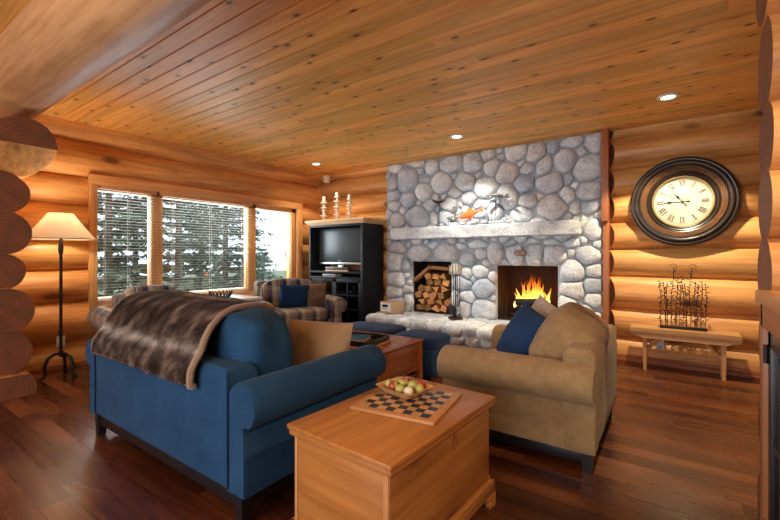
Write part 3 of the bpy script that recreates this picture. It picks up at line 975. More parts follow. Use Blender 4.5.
# fireplace tool set on the hearth
t = thing('fireplace_tool_set', 'black fireplace tool set with pale brass handles on the hearth', 'fireplace tools', (-2.42, 5.02, HZ))
mb = MB(); mb.add(lathe([(.0, 0), (.105, 0), (.10, .018), (.04, .03), (.012, .05)], 20)); mb.build('base', M['iron'], t)
mb = MB(); mb.add(tube([(0, 0, .03), (0, 0, .66)], .009, 8)); mb.add(tube([(-.08, 0, .60), (.08, 0, .60)], .006, 6)); mb.add(tube([(0, -.06, .60), (0, .06, .60)], .006, 6)); mb.build('stand', M['iron'], t)
for nm, ox, oy in (('poker', .065, 0), ('shovel', -.065, 0), ('brush', 0, -.055), ('tongs', .0, .055)):
    mb = MB(); mb.add(tube([(ox, oy, .60), (ox, oy, .16)], .005, 6))
    if nm == 'shovel': mb.add(box(.085, .012, .13, .005), T(ox, oy, .11))
    if nm == 'brush': mb.add(blob(.09, .05, .13, 2.5, 4, .1, 8), T(ox, oy, .11))
    if nm == 'poker': mb.add(tube([(ox, oy, .17), (ox+.025, oy, .13), (ox, oy, .10)], .005, 6))
    if nm == 'tongs': mb.add(tube([(ox, oy, .35), (ox-.03, oy, .22), (ox-.01, oy, .09)], .004, 6)); mb.add(tube([(ox, oy, .35), (ox+.03, oy, .22), (ox+.01, oy, .09)], .004, 6))
    o = mb.build(nm, M['iron'], t)
    mb = MB()
    q = .026
    mb.add(tube([(ox-q, oy, .61), (ox-q, oy, .73), (ox+q, oy, .73), (ox+q, oy, .61)], .009, 6, True))
    mb.add(tube([(ox, oy, .60), (ox, oy, .62)], .008, 6)); mb.build('handle', M['brass'], o)

# box on the hearth
t = thing('hearth_box', 'small tan wooden box with a pale label at the left end of the hearth', 'box', (-3.44, 4.97, HZ+.0), R(8))
mb = MB()
for aa in ((-.16, .16, -.10, -.09, 0, .17), (-.16, .16, .09, .10, 0, .17), (-.16, -.15, -.09, .09, 0, .17), (.15, .16, -.09, .09, 0, .17), (-.15, .15, -.09, .09, 0, .012)): mb.add(*bb(*aa, .002))
mb.build('body', M['card'], t)
mb = MB(); mb.add(*bb(-.15, .02, -.1025, -.1005, .03, .15, 0)); mb.build('label_sheet', M['paper'], t)
mb = MB(); mb.add(*bb(-.12, -.03, -.1045, -.103, .09, .13, 0)); mb.add(*bb(-.12, -.05, -.1045, -.103, .06, .068, 0)); mb.build('label_print', M['bluep'], t)

# things on the mantel
zM = 1.645
def mpt(u, y=5.19):
    return px(u, 255, y)[0]
M['rust'] = plain('orange_glazed_metal', (.80, .17, .04), .35, var=.3, vscale=12, coat=.3)
M['pewter'] = plain('verdigris_metal', (.20, .215, .21), .4, metal=.4, var=.4, vscale=15)
t = thing('ray_sculpture', 'flat metal ray on a thin post at the left of the mantel', 'sculpture', (mpt(439), 5.19, zM))
mb = MB(); mb.add(tube([(0, 0, 0), (0, 0, .35)], .006, 6)); mb.build('post', M['iron'], t)
mb = MB(); mb.add(lathe([(0, 0), (.05, 0), (.048, .012), (.01, .018)], 16)); mb.build('base', M['iron'], t)
def ray(v, X, Y, Z):
    k = abs(X); return Vector((v.x, v.y*(1-.75*k), v.z*(1-.6*k)+.045*k*k-.01))
mb = MB(); mb.add(blob(.22, .16, .04, 2, 7, fn=ray), T(0, 0, .365, rx=R(14))); mb.add(tube([(0, .07, .36), (.03, .16, .33), (.02, .20, .31)], [.008, .004, .002], 6)); mb.build('body', M['iron'], t)


def fish_mb(L, Hh, W):
    prof = [(-.5, .02, .1), (-.44, .28, .5), (-.30, .75, .9), (-.12, 1, 1), (.08, .88, .85), (.25, .55, .5), (.36, .28, .25), (.42, .32, .12), (.5, .75, .06), (.53, .80, .03)]
    secs = []
    for x, h, w_ in prof:
        secs.append([(x*L, W/2*w_*math.cos(a), Hh/2*h*math.sin(a)) for a in [2*PI*i/14 for i in range(14)]])
    m = MB(); m.add(loft(secs))
    m.add(prism([(-.15*L, Hh*.45), (.0, Hh*.85), (.12*L, Hh*.75), (.15*L, Hh*.35)], W*.12))
    m.add(prism([(-.05*L, -Hh*.4), (.04*L, -Hh*.8), (.08*L, -Hh*.3)], W*.12)); return m
for nm, lb, u, z, L_, Hh, rot, mt in (('fish_sculpture', 'orange fish sculpture with a raised forked tail on the mantel', 470, .15, .37, .10, R(-16), 'rust'),
                                      ('fish_sculpture', 'grey green fish sculpture on the mantel, left of the orange fish', 455, .22, .18, .07, R(-35), 'pewter'),
                                      ('fish_sculpture', 'lower grey fish sculpture beneath the orange fish head', 451, .10, .16, .06, R(15), 'pewter')):
    t = thing(nm, lb, 'sculpture', (mpt(u, 5.17), 5.17, zM), 0, 'fish sculptures on the mantel')
    b_ = fish_mb(L_, Hh, Hh*.5).build('body', M[mt], t); b_.location = (0, 0, z); b_.rotation_euler = (0, rot, 0)
    mb = MB(); mb.add(tube([(0, 0, .01), (0, 0, z)], .004, 6)); mb.build('rod', M['iron'], t)
    mb = MB(); mb.add(blob(.10, .08, .05, 2.3, 5, .3, 12, u), T(0, 0, .02)); mb.build('base_stone', M['hstone'], t)
t = thing('turtle_sculpture', 'grey metal swimming turtle on thin wires, right of the orange fish', 'sculpture', (mpt(497, 5.17), 5.17, zM))
mb = MB(); mb.add(blob(.20, .15, .055, 2, 7), T(0, 0, .375, ry=R(6))); mb.build('shell', M['pewter'], t)
mb = MB(); mb.add(blob(.06, .04, .035, 2, 4), T(.13, 0, .37)); mb.build('head', M['pewter'], t)
for sx, sy in ((1, 1), (1, -1), (-1, 1), (-1, -1)):
    mb = MB(); mb.add(blob(.13, .045, .014, 2, 5), T(sx*.11, sy*.07, .36, ry=R(18*sx), rz=R(30*sx*sy))); mb.build('flipper', M['pewter'], t)
for k in (-.08, -.03, .06, .09):
    mb = MB(); mb.add(tube([(k, 0, .01), (k*.9, 0, .2), (k*.4, 0, .36)], .003, 6)); mb.build('wire_support', M['iron'], t)
mb = MB(); mb.add(blob(.24, .12, .04, 3, 6, .2, 10, 3), T(0, 0, .015)); mb.build('base_stone', M['hstone'], t)
random.seed(8)
for k, (u, lb) in enumerate([(441, 'pebble lying at the foot of the ray post'), (449, 'pebble between the ray post and the grey fish'), (462, 'pebble under the orange fish head'), (475, 'large pebble under the orange fish'), (485, 'pebble between the orange fish tail and the turtle'), (509, 'pebble at the right end of the mantel ornaments')]):
    s_ = random.uniform(.05, .08) if k != 3 else .11
    mb = MB(); mb.add(blob(s_*1.2, s_, s_*.75, 2.3, 5, .3, 12, k*3))
    o = tag(mb.build('pebble', M['hstone'], loc=(mpt(u, 5.12), 5.115, zM+s_*.33-.006)), lb, 'stone', 'pebbles along the mantel')

# ---------------------------------------------------------------- armoire with television
AX0, AX1, AY0, AY1 = -5.04, -3.86, 4.78, 5.30
t = thing('armoire', 'tall black armoire with a pale pine top holding the television', 'cabinet', ((AX0+AX1)/2, AY0, 0))
w2_ = (AX1-AX0)/2; D = AY1-AY0
mb = MB()
mb.add(*bb(-w2_, -w2_+.035, 0, D, 0, 1.73), g='z'); mb.add(*bb(w2_-.05, w2_, 0, D, 0, 1.73), g='z')
mb.add(*bb(-w2_+.03, w2_-.04, 0, D, .0, .10)); mb.add(*bb(-w2_+.03, w2_-.04, .0, D, 1.69, 1.73))
mb.add(*bb(-w2_+.03, w2_-.04, D-.02, D, .05, .9))
mb.build('body', M['armb'], t)
mb = MB(); mb.add(*bb(-w2_+.03, w2_-.04, D-.03, D-.01, .95, 1.69)); mb.build('back_panel', M['trimd'], t)
for z in (.86, .95):
    mb = MB(); mb.add(*bb(-w2_+.03, w2_-.04, .0, D-.02, z-.014, z+.014)); mb.build('shelf', M['armb'], t)
secs = [[(sx*(w2_+e), (D*0-e if sy < 0 else D), z) for sx, sy in ((-1, -1), (1, -1), (1, 1), (-1, 1))] for e, z in ((.0, 1.725), (.05, 1.775), (.055, 1.80), (.05, 1.805))]
mb = MB(); mb.add(loft(secs)); mb.build('cornice', M['pine'], t, angle=20)
for s in (-1, 1):       # lower glazed doors with muntins
    mb = MB(); x0, x1 = (-w2_+.035, -.01) if s < 0 else (-.005, w2_-.05)
    for a in ((x0, x0+.04, 0, .02, .10, .84), (x1-.04, x1, 0, .02, .10, .84), (x0, x1, 0, .02, .10, .15), (x0, x1, 0, .02, .79, .84), ((x0+x1)/2-.008, (x0+x1)/2+.008, .003, .017, .12, .82), (x0, x1, .003, .017, .36, .376), (x0, x1, .003, .017, .58, .596)): mb.add(*bb(*a, .002))
    o = mb.build('door', M['armb'], t)
    mb = MB(); mb.add(*bb(x0+.03, x1-.03, .009, .012, .13, .81, 0)); mb.build('door_glass', M['smoked'], o)
    mb = MB(); mb.add(blob(.02, .03, .05, 2.2, 3), T(x1-.02 if s < 0 else x0+.02, -.015, .5)); mb.build('handle', M['metal'], o)
mb = MB(); mb.add(*bb(-w2_+.035, w2_-.05, .02, D-.02, .47, .49)); mb.build('inner_shelf', M['armb'], t)

t = thing('television', 'dark flat television with a silver strip on the armoire shelf', 'television', (-4.46, 4.92, .964))
mb = MB(); mb.add(*bb(-.51, .53, 0, .08, .13, .71, .012)); mb.build('casing', M['armb'], t)
mb = MB(); mb.add(*bb(-.46, .48, -.004, 0, .165, .675, .001)); mb.build('screen', M['screen'], t)
mb = MB(); mb.add(*bb(-.47, .49, -.02, .03, .105, .145, .01)); mb.build('speaker_strip', M['metal'], t)
mb = MB(); mb.add(*bb(-.03, .03, -.006, -.003, .165, .172, .001)); mb.build('badge', M['metal'], t)
mb = MB(); mb.add(*bb(-.06, .06, .02, .07, .0, .12, .01)); mb.add(*bb(-.22, .22, -.06, .16, 0, .018, .008)); mb.build('stand', M['metal'], t)
t = thing('media_player', 'low grey media player in front of the television foot', 'electronics', (-4.42, 4.83, .964))
mb = MB(); mb.add(*bb(-.26, .24, -.03, .0, .018, .07, .006)); mb.build('casing', M['screen'], t)
mb = MB(); mb.add(*bb(-.26, .24, -.034, .0, 0, .018, .002)); mb.build('base_strip', M['pine'], t)
t = thing('cable_box', 'white topped box on the narrow shelf below the television', 'electronics', (-4.62, 4.90, .874))
mb = MB(); mb.add(*bb(-.14, .14, -.08, .1, 0, .04, .005)); mb.build('casing', M['white'], t)
mb = MB(); mb.add(*bb(-.12, .12, -.082, -.079, .01, .025, 0)); mb.build('display', M['screen'], t)
# boxes seen through the door glass
random.seed(14)
for k in range(8):
    x = -.47+.13*k; mt = ['card', 'paper', 'bluep', 'trimd', 'card', 'teal', 'paper', 'tanp'][k]
    hh = random.uniform(.14, .24); z0 = .49 if k % 2 else .49
    o = MB(); o.add(*bb(-.045, .045, -.08, .08, 0, hh, .004)); o = o.build('game_box', M[mt]); o.location = (-4.45+x*.95, 4.98, .49)
    tag(o, 'boxed game upright behind the armoire glass, ' + ['leftmost', 'second from left', 'third from left', 'fourth from left', 'fourth from right', 'third from right', 'second from right', 'rightmost'][k], 'box', 'game boxes behind the armoire doors')

# candlesticks
def candlestick(u, h, lb):
    x, _ = px(u, 200, 4.98)
    t = thing('candlestick', lb, 'candlestick', (x, 4.98, 1.803), 0, 'white candlesticks on the armoire')
    pr = [(0, 0), (.052, 0), (.054, .012), (.03, .022), (.018, .04)]
    z = .04; k = 0
    while z < h-.09:
        st = (.036, .066, .030, .042, .060)[k % 5]
        pr += [(.016, z), (st, z+.012), (st, z+.020), (.016, z+.032)]; z += .045; k += 1
    pr += [(.016, h-.05), (.045, h-.045), (.045, h-.035), (.0, h-.034)]
    mb = MB(); mb.add(lathe(pr, 20)); mb.build('stem', M['cream'], t, angle=50)
    mb = MB(); mb.add(lathe([(0, h-.035), (.026, h-.035), (.026, h+.03), (.022, h+.034), (0, h+.03)], 16)); o = mb.build('candle', M['candle'], t)
    mb = MB(); mb.add(tube([(0, 0, h+.03), (.002, 0, h+.045)], .002, 5)); mb.build('wick', M['char'], o)
candlestick(324, .40, 'leftmost white turned candlestick on the armoire')
candlestick(337, .44, 'tallest white turned candlestick, middle of the armoire top')
candlestick(349.5, .38, 'rightmost white turned candlestick on the armoire')

# small white speaker near the ceiling corner
t = thing('wall_speaker', 'small white speaker high in the room corner above the candlesticks', 'speaker', (-5.03, 5.20, 2.52))
mb = MB(); mb.add(*bb(-.04, .04, -.04, .04, 0, .13, .008)); mb.build('casing', M['white'], t)
mb = MB(); mb.add(tube([(0, .03, .07), (0, .16, .09)], .01, 6)); mb.build('bracket', M['white'], t)
mb = MB(); mb.add(*bb(-.03, .03, -.043, -.04, .01, .12, 0)); mb.build('grille', M['cream'], t)

# recessed downlights
def downlight(x, y, lb, e, ang=100, blend=.6, tilt=(0, 0), col=(1.0, .74, .42), grp='recessed ceiling lights'):
    t = thing('recessed_downlight', lb, 'ceiling light', (x, y, H), 0, grp)
    mb = MB(); mb.add(lathe([(.054, -.001), (.058, -.010), (.082, -.010), (.087, -.002), (.087, .004), (.054, .004)], 28, True)); mb.build('trim_ring', M['white'], t)
    mb = MB(); mb.add(lathe([(0, -.004), (.053, -.004), (.053, .002), (0, .002)], 24)); mb.build('lens', M['lens'], t)
    l = lamp('downlight_beam', 'SPOT', (0, 0, -.03), e, col, (tilt[0], tilt[1], 0), spot_size=R(ang), spot_blend=blend, shadow_soft_size=.04)
    l.parent = t
downlight(-.015, 4.50, 'recessed ceiling light above the wall clock and bench', 215, 98, .25, (R(7), 0), (1.0, .82, .54))
downlight(-2.155, 4.50, 'recessed ceiling light in front of the stone chimney', 150, 84, .7, (R(20), 0), (1.0, .92, .78))
downlight(-4.64, 4.55, 'recessed ceiling light nearest the armoire and left wall', 45, 120, .5, (R(5), 0), (1.0, .78, .52))
downlight(1.25, 1.55, 'recessed ceiling light outside the picture by the near right log wall', 110, 130, .4, (R(-6), 0), (1.0, .80, .52))

# ---------------------------------------------------------------- wall clock
cx_, cz_ = .108, 1.80
t = thing('wall_clock', 'large round dark framed wall clock with roman numerals', 'clock', (cx_, 5.345, cz_))
M['clockf'] = plain('dark_bronze_frame', (.030, .020, .015), .28, var=.5, vscale=6, coat=.15)
M['clockc'] = plain('copper_frame_ring', (.16, .075, .035), .3, var=.5, vscale=9, coat=.3)
M['clockb'] = plain('gold_inner_ring', (.48, .36, .18), .35, metal=.5)
def lathey(prof, n=64, closed=False): # axis along -y
    vs, fs = lathe(prof, n, closed); return [(x, -z, y) for x, y, z in vs], fs
mb = MB()
mb.add(lathey([(.37, 0), (.455, 0), (.478, .02), (.480, .045), (.470, .065), (.452, .072), (.440, .066), (.432, .078), (.415, .088), (.400, .084), (.392, .072), (.386, .05), (.378, .05)], closed=True))
mb.build('outer_frame', M['clockf'], t, angle=50)
mb = MB(); mb.add(lathey([(.380, .03), (.380, .060), (.372, .066), (.364, .058), (.358, .062), (.350, .054), (.344, .058), (.334, .048), (.328, .05), (.320, .036), (.320, .02)], closed=True)); mb.build('middle_ring', M['clockc'], t, angle=50)
mb = MB(); mb.add(lathey([(.322, .02), (.322, .044), (.312, .048), (.300, .040), (.294, .028), (.294, .012)], closed=True)); mb.build('inner_ring', M['clockb'], t, angle=50).scale = (.86, 1, .86)
mb = MB(); mb.add(lathey([(.272, .01), (.272, .046), (.282, .052), (.290, .044), (.298, .050), (.308, .054), (.318, .046), (.326, .050), (.326, .01)], closed=True)); mb.build('fluted_ring', M['clockf'], t, angle=50)
mb = MB(); mb.add(lathey([(0, .012), (.296, .012), (.296, .020), (0, .020)])); mb.build('dial', M['face'], t).scale = (.86, 1, .86)
NUM = {12: 'XII', 1: 'I', 2: 'II', 3: 'III', 4: 'IIII', 5: 'V', 6: 'VI', 7: 'VII', 8: 'VIII', 9: 'IX', 10: 'X', 11: 'XI'}
WID = {'I': .016, 'V': .034, 'X': .034}
M['ink'] = plain('dial_ink', (.035, .03, .028), .5)
for k, s in NUM.items():
    mb = MB()
    th = PI/2-k*PI/6; tot = sum(WID[c] for c in s)
    Mt = Matrix.Translation((math.cos(th)*.228, -.0215, math.sin(th)*.228)) @ Matrix.Rotation(-(th-PI/2), 4, 'Y')
    x = -tot/2; h = .068
    for c in s:
        w_ = WID[c]; xc = x+w_/2
        if c == 'I': mb.add(box(.0085, .002, h, 0), Mt @ T(xc, 0, 0))
        elif c == 'V':
            mb.add(box(.009, .002, h, 0), Mt @ T(xc-.0065, 0, 0, ry=R(-11))); mb.add(box(.004, .002, h, 0), Mt @ T(xc+.0065, 0, 0, ry=R(11)))
        else:
            mb.add(box(.009, .002, h*1.03, 0), Mt @ T(xc, 0, 0, ry=R(-22))); mb.add(box(.004, .002, h*1.03, 0), Mt @ T(xc, 0, 0, ry=R(22)))
        for e in (-1, 1): mb.add(box(w_*.9, .002, .003, 0), Mt @ T(xc, 0, e*h/2))
        x += w_
    mb.build('numeral', M['ink'], t).scale = (.86, 1, .86)
mb = MB(); mb.add(lathey([(.2705, .0195), (.2705, .0212), (.2715, .0212), (.2715, .0195)], closed=True)); mb.add(lathey([(.2805, .0195), (.2805, .0212), (.2815, .0212), (.2815, .0195)], closed=True))
for k in range(60):
    th = k*PI/30; mb.add(box(.002, .002, .009 if k % 5 else .013, 0), Matrix.Translation((math.cos(th)*.276, -.021, math.sin(th)*.276)) @ Matrix.Rotation(-(th-PI/2), 4, 'Y'))
mb.build('minute_track', M['ink'], t).scale = (.86, 1, .86)
for nm, th, L_, w_ in (('minute_hand', PI*1.01, .19, .007), ('hour_hand', PI/2+R(38), .13, .009)):
    mb = MB(); Mt = Matrix.Translation((0, -.026, 0)) @ Matrix.Rotation(-(th-PI/2), 4, 'Y')
    mb.add(box(w_, .002, L_+.06, 0), Mt @ T(0, 0, L_/2-.03)); mb.add(prism([(0, L_-.02), (-.018, L_-.06), (0, L_-.09), (.018, L_-.06)], .002), Mt)
    mb.add(prism([(0, -.035), (-.010, -.06), (0, -.08), (.010, -.06)], .002), Mt); mb.build(nm, M['ink'], t).scale = (.86, 1, .86)
mb = MB(); mb.add(lathey([(0, .02), (.014, .02), (.012, .032), (0, .033)], 16)); mb.build('hub', M['ink'], t)

# ---------------------------------------------------------------- wooden bench
BX0, BX1 = -.35, .56
t = thing('wooden_bench', 'low rustic wooden bench under the wall clock', 'bench', ((BX0+BX1)/2, 5.14, 0))
hw = (BX1-BX0)/2; mb = MB()
pl = [(-hw, .405), (-hw+.09, .405), (-hw+.10, .385), (hw-.10, .385), (hw-.09, .405), (hw, .405), (hw, .45), (-hw, .45)]
mb.add(prism([(-hw, .41), (hw, .41), (hw, .45), (-hw, .45)], .27), g='x'); mb.build('seat', M['bench'], t)
for s in (-1, 1):
    mb = MB(); mb.add(prism([(-hw, .375), (-hw+.08, .365), (-hw+.10, .345), (hw-.10, .345), (hw-.08, .365), (hw, .375), (hw, .41), (-hw, .41)], .022), T(0, s*.115, 0)); mb.build('apron', M['bench'], t)
for sx in (-1, 1):
    for sy in (-1, 1):
        mb = MB(); mb.add(loft([[(sx*(hw-.13)+a*.020*k, sy*.085+b*.020*k, z) for a, b in ((-1, -1), (1, -1), (1, 1), (-1, 1))] for z, k in ((0, .75), (.41, 1.0))]), g='z'); mb.build('leg', M['bench'], t)
        mb = MB(); mb.add(tube([(sx*(hw-.13), sy*.085, .20), (sx*(hw-.33), sy*.06, .40)], .014, 8)); mb.build('brace', M['bench'], t)

# metal branch sculpture on the bench
t = thing('metal_sculpture', 'dark metal sculpture of leafy upright stems standing on the bench', 'sculpture', (.11, 5.16, .451))
mb = MB(); mb.add(*bb(-.20, .20, -.03, .03, 0, .025, .004)); mb.build('base', M['iron'], t)
random.seed(31)
for k in range(13):
    x = -.185+.37*k/12+random.uniform(-.01, .01); y0 = random.uniform(-.015, .015); h = random.uniform(.44, .53) if k not in (3, 8) else .63
    pts = [(x+.012*math.sin(z*9+k)*(z/.4), y0+.01*math.cos(z*8+k), .02+z) for z in [h*i/8 for i in range(9)]]
    mb = MB(); mb.add(tube(pts, .0028, 5))
    z = .05
    while z < h:
        i = min(7, int(z/h*8)); p = pts[i]; a = random.uniform(0, 6.28)
        mb.add(blob(.036, .015, .009, 2, 2), T(p[0]+.014*math.cos(a), p[1]+.010*math.sin(a), .02+z, rz=a, ry=R(random.uniform(-50, 10)))); z += random.uniform(.018, .032)
    if k in (3, 8): mb.add(tube([(pts[-1][0]+.03*math.cos(a), pts[-1][1], pts[-1][2]+.03*math.sin(a)) for a in [i*PI/8 for i in range(-3, 9)]], .0025, 5))
    mb.build('stem', M['iron'], t)

# wall outlets
def outlet(loc, rz, lb):
    t = thing('wall_outlet', lb, 'outlet', loc, rz)
    mb = MB(); mb.add(box(.075, .008, .12, .003)); mb.build('cover_plate', M['white'], t)
    mb = MB()
    for z in (-.03, .03):
        for s in (-1, 1): mb.add(box(.006, .003, .022, 0), T(s*.012, -.0045, z))
    mb.build('sockets', M['ink'], t)
outlet((-.09, 5.345, .235), 0, 'white outlet low on the log wall beneath the bench')
outlet((-5.352, 1.475, .30), R(90), 'white outlet on the log wall behind the floor lamp')

# ---------------------------------------------------------------- cabinet at the right edge
t = thing('side_cabinet', 'black framed glass door cabinet with a wooden top at the right edge', 'cabinet', (.325, .95, 0))
mb = MB(); mb.add(*bb(-.04, .50, -.03, 1.25, 1.03, 1.08, .006), g='y'); mb.build('top', M['cab'], t)
mb = MB(); mb.add(*bb(-.03, .45, 1.16, 1.22, .0, 1.03), g='z'); mb.add(*bb(.0, .45, 0, .05, 0, 1.03), g='z'); mb.add(*bb(.43, .45, 0, 1.2, 0, 1.03), g='y'); mb.add(*bb(-.03, .45, 0, 1.2, .94, 1.03), g='y'); mb.add(*bb(0, .45, 0, 1.2, .0, .06), g='y')
mb.build('carcass', M['trimd'], t)
for k in range(2):
    y0, y1 = .04+.56*k, .04+.56*(k+1)-.01
    mb = MB()
    for a in ((-.015, .01, y0, y0+.05, .07, .93), (-.015, .01, y1-.05, y1, .07, .93), (-.015, .01, y0, y1, .07, .13), (-.015, .01, y0, y1, .87, .93), (-.01, .006, (y0+y1)/2-.008, (y0+y1)/2+.008, .1, .9), (-.01, .006, y0, y1, .5, .516)): mb.add(*bb(*a, .002))
    o = mb.build('door', M['black'], t)
    mb = MB(); mb.add(*bb(-.003, .001, y0+.04, y1-.04, .12, .88, 0)); mb.build('door_glass', M['smoked'], o)
    for z in (.16, .84):
        mb = MB(); mb.add(tube([(-.022, y1-.005, z-.035), (-.022, y1-.005, z+.035)], .008, 8)); mb.build('hinge', M['iron'], o)
    mb = MB(); mb.add(blob(.03, .022, .022, 2, 3), T(-.03, y0+.025, .5)); mb.build('knob', M['metal'], o)

# ---------------------------------------------------------------- upholstered seating
def arm_profile(h, r, wi, wo, z0):
    """closed outline in xz, +x is outwards"""
    cxx, czz = wo-.025, h-r; p = [(-wi, z0), (-wi, czz-.02)]
    for k in range(15):
        a = PI*1.0-k*(PI*1.28)/14
        p.append((cxx+r*math.cos(a), czz+r*math.sin(a)))
    p += [(wo, czz-r*.80), (wo, z0)]
    return p


def arm_mb(Ln, h, r, wi, wo, z0, side):
    pr = arm_profile(h, r, wi, wo, z0); cx0 = 0; cz0 = h*.62
    secs = []
    for y, s in ((0, .95), (.010, .985), (.03, 1.0), (Ln*.33, 1.004), (Ln*.66, 1.004), (Ln-.05, 1.0), (Ln-.015, .98), (Ln, .93)):
        secs.append([(side*(cx0+(x-cx0)*s), y, (cz0+(z-cz0)*s) if z > z0+.01 else z) for x, z in pr])
    m = MB(); m.add(loft(secs)); return m


def seating(name, label, cat, loc, rz, W, D, armh, backh, fab, ncush, seatz=.46, cushtop=.96, arm_r=.12, z0=.15, group=None, cush_t=.24, lean=.20, cfab=None, back_off=0.0, wide_back=False):
    """origin at centre of the back on the floor; front is +y"""
    t = thing(name, label, cat, loc, rz, group); cfab = cfab or fab
    aw = arm_r*1.2
    # seat base and back panel
    mb = MB(); mb.add(box(W-.10, D-.14, seatz-.13-z0, .02, 3), T(0, D/2-.0, (seatz-.13+z0)/2), off=False); mb.build('seat_base', fab, t)
    secs = []
    for z, y0, y1 in ((z0, 0.0, .16), (z0+.1, -.004, .17), (armh-.06, -.006, .17), (backh-.03, -.004, .165), (backh, .02, .14)):
        e = .0 if z < backh-.01 else .02
        ww = W/2+.004 if wide_back else W/2-aw+.012
        secs.append([(-ww+e, y0, z), (ww-e, y0, z), (ww-e, y1, z), (-ww+e, y1, z)])
    bmq = loft(secs); bm = bmesh.new(); bv = [bm.verts.new(v) for v in bmq[0]]
    for f in bmq[1]: bm.faces.new([bv[i] for i in f])
    bmesh.ops.recalc_face_normals(bm, faces=bm.faces)
    ed = [e for e in bm.edges if e.calc_face_angle(0) > .9]
    bmesh.ops.bevel(bm, geom=ed, offset=.018, segments=3, profile=.5, affect='EDGES')
    mb = MB(); mb.add(frombm(bm), off=False); mb.build('back_panel', fab, t)
    for s in (-1, 1):
        m = arm_mb(D, armh, arm_r, aw*.5, aw*.5, z0, s); o = m.build('arm', fab, t); o.location = (s*(W/2-aw*.5), 0, 0)
    # seat cushions
    inner = W-2*aw; cw = inner/ncush
    for k in range(ncush):
        x = -inner/2+cw*(k+.5)
        mb = MB(); mb.add(blob(cw-.008, D-.20, .19, 6, 9, .02, 3, k*4), off=False); o = mb.build('seat_cushion', cfab, t); o.location = (x, D/2+.09, seatz-.06)
        def cf(v, X, Y, Z, k=k):
            # softer at the top, sagging edges
            d_ = (1-abs(X)**3)*(.75+.25*Z)
            w_ = noise.noise(Vector((v.x*9+k*3, v.z*9, Y*2)))*.012
            return Vector((v.x*(1-.05*max(0, Z)), v.y*(.84+.18*d_)+w_, v.z*(1-.05*abs(X)**3)+w_))
        hgt = cushtop-seatz+.04
        mb = MB(); mb.add(blob(cw-.01, cush_t*1.18, hgt, 5.5 if ncush > 1 else 3.4, 11, .05, 4, k*9+2, cf), off=False); o = mb.build('back_cushion', cfab, t)
        o.location = (x, .17+cush_t*.5-.02+back_off, seatz+hgt/2-.02); o.rotation_euler = (-lean+.05*((k % 2)), 0, .02*(1-2*(k % 2)))
        # welt along the seam
    # dark wooden rail and legs
    mb = MB()
    zr = z0-.080
    for a in ((-W/2+.05, W/2-.05, .03, .06, zr, z0+.005), (-W/2+.05, W/2-.05, D-.09, D-.06, zr, z0+.005), (-W/2+.05, -W/2+.08, .03, D-.06, zr, z0+.005), (W/2-.08, W/2-.05, .03, D-.06, zr, z0+.005)): mb.add(*bb(*a, .003))
    mb.build('base_rail', M['black'], t)
    for sx in (-1, 1):
        for y in (.045, D-.085):
            mb = MB(); mb.add(loft([[(sx*(W/2-.065)+a*q, y+b*q, z) for a, b in ((-1, -1), (1, -1), (1, 1), (-1, 1))] for z, q in ((0, .022), (z0+.01, .030))])); mb.build('leg', M['black'], t)
    return t

# blue sofa, back towards the camera, facing the fire (+y)
SW = 1.735
sofa = seating('sofa', 'blue upholstered sofa seen from behind, fur throw over its back', 'sofa', (-2.385, 1.055, 0), 0, SW, .97, .66, .70, M['blue'], 2, seatz=.46, cushtop=.905, arm_r=.105, z0=.155, lean=.02, cush_t=.29)
# piping on the sofa back
mb = MB()
for s in (-1, 1):
    mb = MB(); mb.add(tube([(s*(SW/2-.112), -.006, .17), (s*(SW/2-.112), -.008, .66), (s*(SW/2-.125), .0, .70)], .0045, 6)); mb.build('piping', M['bluep'], sofa)

# tan love chair, facing the window (-x)
chair = seating('armchair', 'tan chenille armchair with rolled arms on the right', 'armchair', (-.335, 2.94, 0), R(90), 1.04, .93, .615, .70, M['beige'], 1, seatz=.42, cushtop=.845, arm_r=.115, z0=.125, lean=-.56, cush_t=.33, back_off=-.085, wide_back=True)

# plaid armchairs
ch2 = seating('armchair', 'blue and brown plaid armchair beside the armoire with pillows', 'armchair', (-4.93, 4.10, 0), R(-110), 1.12, .92, .62, .84, M['plaid'], 1, seatz=.44, cushtop=.86, arm_r=.12, z0=.12, lean=-.12, cush_t=.20)
ch1 = seating('armchair', 'blue and brown plaid armchair half hidden behind the sofa', 'armchair', (-5.16, 2.22, 0), R(-98), .92, .90, .66, .78, M['plaid'], 1, seatz=.44, cushtop=.86, arm_r=.12, z0=.12, lean=-.12, cush_t=.20)

